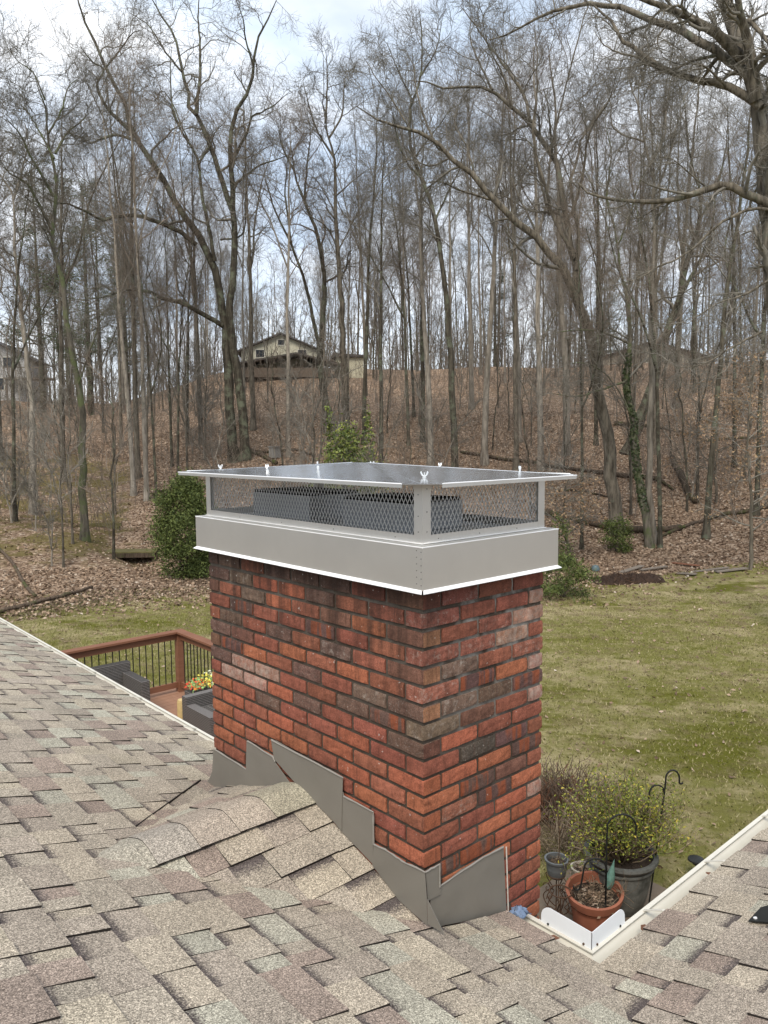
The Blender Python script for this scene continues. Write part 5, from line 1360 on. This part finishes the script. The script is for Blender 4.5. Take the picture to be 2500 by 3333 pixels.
ORD = ORDX + ['seventeenth', 'eighteenth', 'nineteenth', 'twentieth'] + ['twenty-' + o for o in ORDX[:9]] + ['thirtieth'] + ['thirty-' + o for o in ORDX[:9]]
def label_items(lst, noun):
    cells = {}
    for it in lst:
        x, y = it[0], it[1]; px, py, z_ = project((x, y, hz(x, y))); D = z_
        dn = 'low down' if D < 42 else 'midway up' if D < 62 else 'near the crest'
        it.append((px, dn)); cells.setdefault((zone(px), dn), []).append(it)
    for (zn, dn), L in cells.items():
        L.sort(key=lambda t: t[-1][0])
        for i, it in enumerate(L): it.append('%s %s %s from left, %s %s' % (ORD[min(i, 38)], (TONE[it[2]] if noun == 'tree' else 'thin'), 'bare ' + noun, dn, zn))
label_items(items, 'tree')
def put_tree(it, sets, name, cat, group, protos={}):
    x, y, v, s, g = it[:5]; tm, cm = sets[v]
    e = empty(name, (x, y, hz(x, y)), it[-1], cat, group, rz=rng.uniform(0, 6.28)); e.scale = (s * (.5 + .5 * g), s * (.5 + .5 * g), s)
    link('trunk', tm, e); link('crown', cm, e)
for it in items: put_tree(it, VAR, 'tree', 'tree', 'bare trees on the wooded hillside')
saps = []; tries = 0
while len(saps) < 150 and tries < 3000:
    tries += 1
    az = math.radians(rng.uniform(18, 78)); D = 25.5 + 62 * rng.uniform(0, 1) ** 1.0
    x = CAM[0] + D * math.cos(az); y = CAM[1] + D * math.sin(az); px, py, _ = project((x, y, hz(x, y)))
    if D < wood_edge(math.degrees(az)) + 2.5: continue
    if 400 < px < 620 and D < 34: continue
    saps.append([x, y, int(rng.integers(0, 3)), rng.uniform(.6, 1.15), rng.uniform(.8, 1.2)])
label_items(saps, 'sapling')
for it in saps: put_tree(it, SAP, 'sapling', 'sapling', 'saplings on the wooded hillside')

# beech saplings with tan leaves still on, at the right
def beech(px, py, H, label):
    P = ground_hit(px, py); e = empty('beech_sapling', tuple(P), label, 'tree')
    k = 16; z = np.linspace(0, 1, k); Pt = np.c_[np.cumsum(rng.normal(0, .04, k)), np.cumsum(rng.normal(0, .04, k)), z * H - .1]; R = .055 * (1 - z) + .01
    link('trunk', trunk_mesh([(Pt, R)], BARK_MID, 7), e)
    lp, lr = grow(Pt[None], R[None], 26, .18, 1., H * .42, 9, 68, .14, -.01, .5, .012, .5)
    a, ar = grow(lp, lr, 7, .2, 1., .9, 5, 42, .18, 0, .55, .007); b, br2 = grow(a, ar, 5, .2, 1., .4, 4, 40, .18, 0, .6, .005)
    VV, QQ, off = [], [], 0
    for p_, r_, s_ in ((lp, lr, 5), (a, ar, 3), (b, br2, 3)):
        v, q = tubes(p_, r_, s_); VV.append(v); QQ.append(q + off); off += len(v)
    link('crown', np_mesh('crown', np.concatenate(VV), np.concatenate(QQ), TWIG), e)
    q = np.concatenate([b[:, -1], b[:, -2]]); q = q + rng.normal(0, .06, q.shape); q = q[(q[:, 2] < H * .85)]
    leaves(q, .10, BEECH, 'dry_leaves', e)
beech(2440, 1860, 6.5, 'beech sapling with tan leaves still clinging, nearest the right edge')
beech(2330, 1640, 6.0, 'beech sapling with tan leaves behind the mossy straight trunk')
beech(2520, 1760, 7.5, 'tall beech sapling with tan leaves cut by the right edge')
beech(2420, 1560, 7.0, 'beech sapling with tan leaves high on the right slope')
beech(1850, 1830, 3.4, 'low beech sapling with a few pale leaves beside the cap')

# ---- pines at the left, far
def pine(px, D, H, label, dense=1.):
    b = on_slope(px, D); e = empty('pine_tree', tuple(b), label, 'tree')
    k = 14; z = np.linspace(0, 1, k); Pt = np.c_[z * 0.6 * 0, z * 0, z * H - .2]; R = .22 * (1 - z) + .03
    link('trunk', trunk_mesh([(Pt, R)], BARK_DARK, 8), e)
    lp, lr = grow(Pt[None], R[None], 44, .22, 1., H * .22, 7, 78, .08, .02, .35, .02, .65)
    a, ar = grow(lp, lr, 9, .3, 1., 1.1, 4, 45, .12, .02, .6, .01)
    VV, QQ, off = [], [], 0
    for p_, r_, s_ in ((lp, lr, 4), (a, ar, 3)):
        v, q = tubes(p_, r_, s_); VV.append(v); QQ.append(q + off); off += len(v)
    link('limbs', np_mesh('limbs', np.concatenate(VV), np.concatenate(QQ), TWIG), e)
    src = np.concatenate([a[:, 1:].reshape(-1, 3)]); n_ = int(5200 * dense); q = src[rng.integers(0, len(src), n_)] + rng.normal(0, .16, (n_, 3)) * np.array([1, 1, .5])
    leaves(q, .26, PINE, 'foliage', e, .35, .16)
pine(300, 62, 17, 'soft green pine with layered boughs left of the forked oak', 1.2)
pine(420, 70, 13, 'smaller soft green pine right of the layered pine', .8)
pine(145, 66, 19, 'dark tall pine behind the pale tree at left', 1.3)
pine(230, 78, 20, 'distant dark pine between the two left pines', .8)
pine(1610, 92, 13, 'far dark pine on the crest above the cap right corner', .8)
pine(1960, 96, 12, 'far dark pine on the crest by the grey roofed house', .7)

# ---- evergreen shrubs
def conebush(name, base, H, R, n, mat, size, label, shape='cone', asp=.25, cat='shrub', droop=0., stems=20):
    e = empty(name, base, label, cat)
    nb = 70; t = rng.uniform(.03, 1, nb); a = rng.uniform(0, 2 * math.pi, nb)
    prof = (np.sin(np.clip(t * 1.08 + .12, 0, 1.15) * math.pi * .87) ** .8) if shape == 'cone' else np.sqrt(np.clip(1 - (t * 1.0 - .35) ** 2 / .46, .05, 1))
    rr = R * prof * rng.uniform(.55, 1.1, nb); c_ = np.c_[np.cos(a) * rr * .75, np.sin(a) * rr * .75, t * H * rng.uniform(.9, 1.05, nb)]
    k = rng.integers(0, nb, n); q = c_[k] + rng.normal(0, 1, (n, 3)) * np.array([R * .17, R * .17, H * .05])
    q = q[q[:, 2] > 0]
    leaves(q, size, mat, 'foliage', e, 0, asp)
    ns_ = stems; z0 = np.zeros((ns_, 3)); idx_ = rng.integers(0, nb, ns_); P_ = np.stack([z0, c_[idx_] * np.array([.35, .35, .5]), c_[idx_]], 1)
    V, Q = tubes(P_, np.array([[.03, .018, .006]]).repeat(ns_, 0) * (H / 4), 4); link('stems', np_mesh('stems', V, Q, BARK_MID), e)
    return e
conebush('juniper', (9.55, 20.3, hz(9.55, 20.3)), 3.3, 1.15, 22000, CEDAR, .11, 'dense dark green juniper left of the chimney', asp=.35)
hb = (15.2, 18.95); conebush('holly', (*hb, hz(*hb)), 4.5, 1.55, 7000, HOLLY, .125, 'bright green broadleaf holly rising behind the chimney cap', asp=.5, stems=30)
q2 = (14.6, 19.4); conebush('holly', (*q2, hz(*q2)), 5.2, .3, 600, HOLLY, .13, 'slim upright holly shoot at the left of the bright holly', asp=.5)
q2 = (15.75, 18.6); conebush('holly', (*q2, hz(*q2)), 5.25, .35, 800, HOLLY, .13, 'slim upright holly shoot at the right of the bright holly', asp=.5)
P = ground_hit(1835, 1945); conebush('hemlock', tuple(P), 1.15, .95, 2600, CEDAR, .12, 'low spreading hemlock at the lawn edge right of the cap', 'round', .3)
P = ground_hit(2005, 1800); conebush('hemlock', tuple(P), 1.25, .62, 1900, CEDAR, .12, 'small rounded hemlock at the foot of the leaning oak', 'round', .3)
P = ground_hit(1815, 1860); conebush('hemlock', tuple(P), 1.8, .6, 1000, CEDAR, .12, 'thin ragged hemlock just right of the cap skirt', 'cone', .3)
P = ground_hit(2060, 1500); 

# ---- fallen logs, footbridge, debris
def log(pts, r0_, r1_, label, mat=DEADWOOD, name='fallen_log', cat='log'):
    P = np.array([ground_hit(*p) for p in pts]); 
    sc_ = np.linalg.norm(P[0] - CAM) / F
    k = 14; P = smooth_line(P, k); 
    for i in range(k): P[i, 2] = hz(P[i, 0], P[i, 1]) + .03
    R = np.linspace(r0_, r1_, k) * sc_; P[:, 2] += R * .7 + rng.normal(0, .012, k)
    b = P[0].copy(); V, Q = tubes((P - b)[None], (R * rng.uniform(.88, 1.12, k))[None], 9)
    n_ = 9; o = link(name, np_mesh(name, V, [Q, np.array([list(range(n_))[::-1]]), np.array([list(range((k - 1) * n_, k * n_))])], mat, True), None, tuple(b)); tagit(o, label, cat); return o
log([(1740, 1660), (1840, 1700), (1960, 1725), (2080, 1735), (2180, 1733), (2215, 1728)], 13, 9, 'long thick mossy log crossing behind the leaning oak foot')
log([(2130, 1765), (2240, 1715), (2330, 1685), (2440, 1675), (2500, 1662)], 4, 8, 'straight log running up to the right edge past the mossy trunk')
log([(1500, 1480), (1640, 1502), (1800, 1525), (1950, 1548), (2070, 1560), (2150, 1566)], 5, 6, 'long straight dark log lying across the slope above the cap')
log([(2000, 1690 - 300), (2160, 1400), (2320, 1440)], 6, 3, 'dark log high on the slope behind the ivy trunk')
log([(2130, 1565), (2190, 1605)], 7, 3, 'short broken log end below the long straight log')
log([(2190, 1500), (2230, 1590), (2265, 1650)], 9, 8, 'rotting log pointing downhill left of the mossy straight trunk')
log([(760, 1470), (850, 1478), (960, 1470), (1020, 1485)], 5, 3, 'thin log on the slope right of the forked oak')
log([(500, 1620), (560, 1600), (640, 1595)], 4, 3, 'short log under the trees left of the cap')
log([(0, 2003), (110, 1976), (200, 1952), (300, 1922)], 7, 5, 'long log bordering the lawn at the far left')
log([(0, 1800), (45, 1850), (75, 1905), (115, 1950)], 4, 4, 'thin curved dead branch lying toward the lawn log', name='fallen_branch', cat='branch')
log([(2300, 1440), (2400, 1430), (2500, 1420)], 4, 3, 'short dark log at the right edge high on the slope')
log([(1820, 1600), (1900, 1612), (1985, 1628)], 3, 3, 'slim log between cap and leaning oak')
log([(820, 1475), (870, 1500), (900, 1520)], 8, 6, 'thick rotten stump log beside the forked oak')
# footbridge
bx = empty('footbridge', (9.62, 24.6, -2.35), 'small mossy plank footbridge over a dark ditch', 'footbridge', rz=math.radians(-38))
MOSSW = simple('mossy_plank', (.13, .115, .05), .95, 0, .5, 8, .6, .01)
for i in range(6):
    mb = MB(); mb.box((-.95 + .03 * (i % 2), -.42 + i * .14, .0), (.93 - .02 * (i % 3), -.42 + i * .14 + .125, .045)); mb.build('plank', MOSSW, bx)
mb = MB(); mb.box((-.9, -.44, -.16), (.9, -.40, -.003)); mb.box((-.9, .38, -.16), (.9, .42, -.003)); mb.build('beam', DEADWOOD, bx)
mb = MB(); mb.box((-.95, -.36, -.5), (-.78, .36, -.02)); mb.box((.78, -.36, -.5), (.95, .36, -.02)); mb.build('abutment', DEADWOOD, bx)
P = ground_hit(350, 1720)
mb = MB(); mb.bar((-.7, .0, .15), (.55, .05, .15), .12, .14); mb.bar((.0, -.05, .02), (.5, -.05, .02), .2, .16); o = mb.build('timber_edging', MOSSW, loc=tuple(P)); o.rotation_euler = (0, 0, math.radians(-40)); tagit(o, 'weathered timber edging half buried above the footbridge', 'timber')
# dug earth and old boards at the lawn edge
P = ground_hit(2040, 1890); n_ = 26; mb = MB()
c0 = Vector(P); e = empty('earth_heap', tuple(P), 'dark heap of dug earth and roots at the lawn edge', 'earth heap')
dirv = Vector((RT[0], RT[1], 0)).normalized(); vs = []; nx_, ny_ = 34, 10
for i in range(nx_):
    for j in range(ny_):
        u = i / (nx_ - 1) * 2 - 1; v = j / (ny_ - 1) * 2 - 1
        h_ = max(0, (1 - u * u) * (1 - v * v)) ** .6 * .2 * random.uniform(.35, 1.3)
        d_ = dirv * u * 1.15 + Vector((fw[0], fw[1], 0)).normalized() * v * .5; q = c0 + d_
        vs.append((d_.x, d_.y, hz(q.x, q.y) - P[2] + h_ - .03))
mb.add(vs, [(i*ny_+j, (i+1)*ny_+j, (i+1)*ny_+j+1, i*ny_+j+1) for i in range(nx_-1) for j in range(ny_-1)])
mb.build('soil', simple('dark_earth', (.045, .027, .018), .95, 0, .7, 9, 1., .05), e)
tangle(60, (0, 0, .05), .7, .35, RUST, 'roots', e, .009, .8, 1.5)
GREYB = simple('weathered_board', (.20, .17, .14), .9, 0, .35, 8, .5, .01)
for i, (a, b, lab) in enumerate([((2190, 1838), (2275, 1850), 'brown weathered board lying above the dug earth'), ((2205, 1872), (2265, 1878), 'short wide grey board right of the dug earth'), ((2255, 1868), (2370, 1856), 'long thin board stretching toward the right edge'),
                                 ((2330, 1868), (2430, 1858), 'dark board overlapping the long thin board'), ((2085, 1862), (2170, 1852), 'thin grey plank left of the brown weathered board'), ((2020, 1870), (2090, 1850), 'thin pole propped on the dug earth')]):
    A = ground_hit(*a); B = ground_hit(*b); mb = MB(); mb.bar(A + [0, 0, .07], B + [0, 0, .09], .14 if i % 2 == 0 else .2, .03)
    for v_i in range(len(mb.v)): mb.v[v_i] = tuple(np.array(mb.v[v_i]) - A)
    tagit(mb.build('board', GREYB if i != 0 else WOOD.m, loc=tuple(A)), lab, 'board', 'boards dumped at the lawn edge')
P = ground_hit(1938, 1862); mb = MB(); mb.lathe([(.001, -.02), (.13, 0), (.15, .1), (.1, .2), (.001, .24)], 12)
tagit(mb.build('garden_globe', simple('blue_grey_glass', (.10, .14, .15), .3), loc=tuple(P), smooth=True), 'small dark blue grey globe at the lawn edge', 'ornament')
P = ground_hit(897, 1490); mb = MB(); mb.box((-.28, -.2, 0), (.28, .2, .55)); mb.box((-.32, -.24, .55), (.32, .24, .62))
tagit(mb.build('utility_box', simple('grey_box', (.26, .25, .23), .8), loc=tuple(P)), 'small grey box standing on the slope right of the forked oak', 'box')

# ------------------------------------------------------------------ far houses on the crest
def plate(mb, pts, n, t): mb.prism(pts, tuple(Vector(n) * t))
SHR = simple('far_roof', (.085, .075, .07), .9, 0, .2, 3)
def far_house(name, label, px, D, wid, dep, hgt, roofh, wallc, rz, rows, sink=0):
    P = on_slope(px, D); rz_ = math.atan2(RT[1], RT[0]) + rz
    e = empty(name, (P[0], P[1], P[2] - .3 - sink), label, 'house', rz=rz_)
    wm = simple('far_wall', wallc, .8, 0, .06, 2, 0); mb = MB()
    hw, hd = wid / 2, dep / 2
    mb.box((-hw, -hd, 0), (hw, hd, hgt)); 
    mb.add([(-hw, -hd, hgt), (hw, -hd, hgt), (0, -hd, hgt + roofh), (-hw, hd, hgt), (hw, hd, hgt), (0, hd, hgt + roofh)], [(0, 1, 2), (3, 5, 4), (0, 2, 5, 3), (1, 4, 5, 2)])
    mb.build('wall', wm, e)
    for s in (-1, 1):
        mb = MB(); ov = .4; k = roofh / hw
        mb.prism([(0, -hd - ov, hgt + roofh + .03), (s * (hw + ov), -hd - ov, hgt - ov * k + .03), (s * (hw + ov), hd + ov, hgt - ov * k + .03), (0, hd + ov, hgt + roofh + .03)], (0, 0, .14)); mb.build('roof', SHR, e)
    gl = simple('far_glass', (.03, .035, .04), .15, 0, .1, 2, 0, spec=.5); fr_ = simple('far_trim', (.6, .58, .5), .7, 0, .05, 2, 0)
    for (x, z, w_, h_) in rows:
        mb = MB(); mb.box((x - w_/2, -hd - .05, z), (x + w_/2, -hd - .003, z + h_)); wdw = mb.build('window', fr_, e)
        mb = MB(); mb.box((x - w_/2 + .08, -hd - .065, z + .08), (x + w_/2 - .08, -hd - .052, z + h_ - .08)); mb.build('pane', gl, wdw)
    return e
h1 = far_house('hillside_house', 'pale yellow gabled house on the crest behind the holly', 925, 76, 7.2, 9, 2.6, 1.5, (.52, .50, .39), .1, [(-1.9, 2.0, .9, .8), (1.9, 2.0, .9, .8), (0, 3.1, .7, .6)], .5)
mb = MB(); mb.prism([(-4.4, -8.4, 1.1), (1.4, -8.4, 2.1), (5.4, -8.4, 1.1), (5.4, -8.4, .95), (1.4, -8.4, 1.95), (-4.4, -8.4, .95)], (0, 4.2, 0)); mb.build('porch_roof', SHR, h1)
mb = MB(); mb.box((-3.6, -8.0, 0), (4.4, -4.6, .8)); mb.build('porch_wall', simple('brown_brick_far', (.14, .11, .085), .9), h1)
mb = MB(); mb.box((4.9, -6, -.8), (7.4, -1, 1.9)); mb.build('garage_wall', simple('far_wall_light', (.54, .51, .38), .8, 0, .05, 2, 0), h1)
mb = MB(); mb.prism([(4.6, -6.3, 1.95), (7.7, -6.3, 1.95), (7.7, -6.3, 2.1), (4.6, -6.3, 2.3)], (0, 5.6, 0)); mb.build('garage_roof', SHR, h1)
far_house('hillside_house', 'grey roofed cream house on the crest behind the ivy trunk', 2090, 96, 13, 8, 2.3, 1.9, (.36, .33, .27), -.12, [(-4, .9, 1.2, 1.1), (0, .9, 1.2, 1.1), (4.5, .9, 1.2, 1.1)], .9)
h3 = far_house('hillside_house', 'white house with blue grey gable at the left edge beyond the trees', -10, 84, 8, 7, 4.2, 2.0, (.50, .50, .49), .15, [(-2, 1.2, 1.1, 1.2), (1.5, 1.2, 1.1, 1.2), (2.4, 3.3, .9, 1.)])
mb = MB(); mb.box((2.6, -5.5, 2.1), (6.6, -3.6, 2.25)); mb.box((2.6, -5.5, 3.1), (6.6, -5.4, 3.2)); [mb.box((2.6 + .5 * i, -5.48, 2.25), (2.66 + .5 * i, -5.42, 3.1)) for i in range(9)]; mb.box((2.7, -5.4, 0), (2.85, -5.25, 2.1)); mb.box((6.4, -5.4, 0), (6.55, -5.25, 2.1)); mb.build('balcony', GREYB, h3)

# low bare brush over the whole slope
rng = np.random.default_rng(41)
nU = 2900; az = np.radians(rng.uniform(16, 80, nU)); D = rng.uniform(31, 96, nU) ; ux = CAM[0] + D * np.cos(az); uy = CAM[1] + D * np.sin(az)
ux += 1.2 * np.sin(uy * .6); k = 5; Hh = rng.uniform(.7, 3.2, nU) * (.5 + D / 90 + 1.0 * np.clip((D - 62) / 25, 0, 1)); z = np.linspace(0, 1, k)
dirn = rng.normal(0, .28, (nU, 2))
Pt = np.stack([ux[:, None] + dirn[:, :1] * Hh[:, None] * z[None] ** 1.4, uy[:, None] + dirn[:, 1:] * Hh[:, None] * z[None] ** 1.4, height(ux, uy)[:, None] - .05 + Hh[:, None] * z[None]], -1)
Rt = (.008 + .00016 * D)[:, None] * (1 - z[None] * .6)
lp, lr = grow(Pt, Rt, 7, .15, 1., .95, 3, 45, .25, .05, .6, .0075)
VV, QQ, off = [], [], 0
for p_, r_, s_ in ((Pt, Rt, 3), (lp, lr, 3)):
    v, q = tubes(p_, r_, s_); VV.append(v); QQ.append(q + off); off += len(v)
tagit(link('undergrowth', np_mesh('undergrowth', np.concatenate(VV), np.concatenate(QQ), TWIG_RED)), 'thin bare brush scattered over the wooded slope', 'undergrowth', kind='stuff')

# the wood beyond the crest, which reads as one mass
rng = np.random.default_rng(31)
nW = 420; az = np.radians(rng.uniform(14, 84, nW)); D = rng.uniform(84, 150, nW); bx_ = CAM[0] + D * np.cos(az); by_ = CAM[1] + D * np.sin(az)
k = 8; Hh = rng.uniform(9, 17, nW); z = np.linspace(0, 1, k)
Pt = np.stack([bx_[:, None] + np.cumsum(rng.normal(0, .12, (nW, k)), 1), by_[:, None] + np.cumsum(rng.normal(0, .12, (nW, k)), 1), height(bx_, by_)[:, None] - .2 + Hh[:, None] * z[None]], -1)
Rt = rng.uniform(.05, .14, nW)[:, None] * (1 - z[None] * .85)
lp, lr = grow(Pt, Rt, 11, .04, 1., 3.6, 4, 38, .16, .08, .5, .02); a_, ar_ = grow(lp, lr, 4, .1, 1., 1.7, 3, 38, .2, .05, .6, .014)
VV, QQ, off = [], [], 0
for p_, r_, s_ in ((Pt, Rt, 4), (lp, lr, 3), (a_, ar_, 3)):
    v, q = tubes(p_, r_, s_); VV.append(v); QQ.append(q + off); off += len(v)
tagit(link('distant_wood', np_mesh('distant_wood', np.concatenate(VV), np.concatenate(QQ), TWIG)), 'hazy brown mass of bare woodland beyond the crest', 'woodland', kind='stuff')

# ------------------------------------------------------------------ ground cover
rng = np.random.default_rng(5)
def scatter(n, a0, a1, d0, d1, power=1.):
    az = np.radians(rng.uniform(a0, a1, n)); D = np.sqrt(d0 ** 2 + (d1 ** 2 - d0 ** 2) * rng.uniform(0, 1, n) ** power)
    x = CAM[0] + D * np.cos(az); y = CAM[1] + D * np.sin(az); return x, y, D, np.degrees(az)
x, y, D, az = scatter(95000, 19, 78, 21, 52, 1.35)
keep = D > wood_edge(az) - rng.exponential(.8, len(D)); keep &= ~((az > 66) & (D > 26) & (D < 46) & (rng.uniform(0, 1, len(D)) < .82)); x, y, D = x[keep], y[keep], D[keep]
P = np.c_[x, y, height(x, y) + .025]
o = leaves(P, .12, LITTER, 'leaf_litter', None, .55, .6); tagit(o, 'brown fallen leaves covering the woodland floor', 'leaf litter', kind='stuff')
x, y, D, az = scatter(1500, 18, 78, 5.5, 24); keep = ~((x < 5.3) & (y < 9.4)); x, y = x[keep], y[keep]
o = leaves(np.c_[x, y, height(x, y) + .03], .085, LITTER, 'lawn_leaves', None, .7, .6); tagit(o, 'scattered dry leaves on the lawn', 'fallen leaves', kind='stuff')
x, y, D, az = scatter(95000, 18, 76, 5.5, 23.5, 1.); keep = ~((x < 5.2) & (y < 2.7)) & ~((x < 3.8) & (y < 9.4)); x, y = x[keep], y[keep]; n_ = len(x)
hgt = rng.uniform(.02, .055, n_); a = rng.uniform(0, 2 * math.pi, n_); b0 = np.c_[x, y, height(x, y) - .005]; wv = np.c_[np.cos(a), np.sin(a), np.zeros(n_)] * .011
tip = b0 + np.c_[rng.normal(0, .025, n_), rng.normal(0, .025, n_), hgt]
V = np.stack([b0 - wv, b0 + wv, tip], 1).reshape(-1, 3)
o = link('lawn_grass', np_mesh('lawn_grass', V, np.arange(n_ * 3).reshape(-1, 3), GRASSM)); tagit(o, 'short patchy winter grass of the lawn', 'grass', kind='stuff')

sc.render.resolution_x = 768; sc.render.resolution_y = 1024
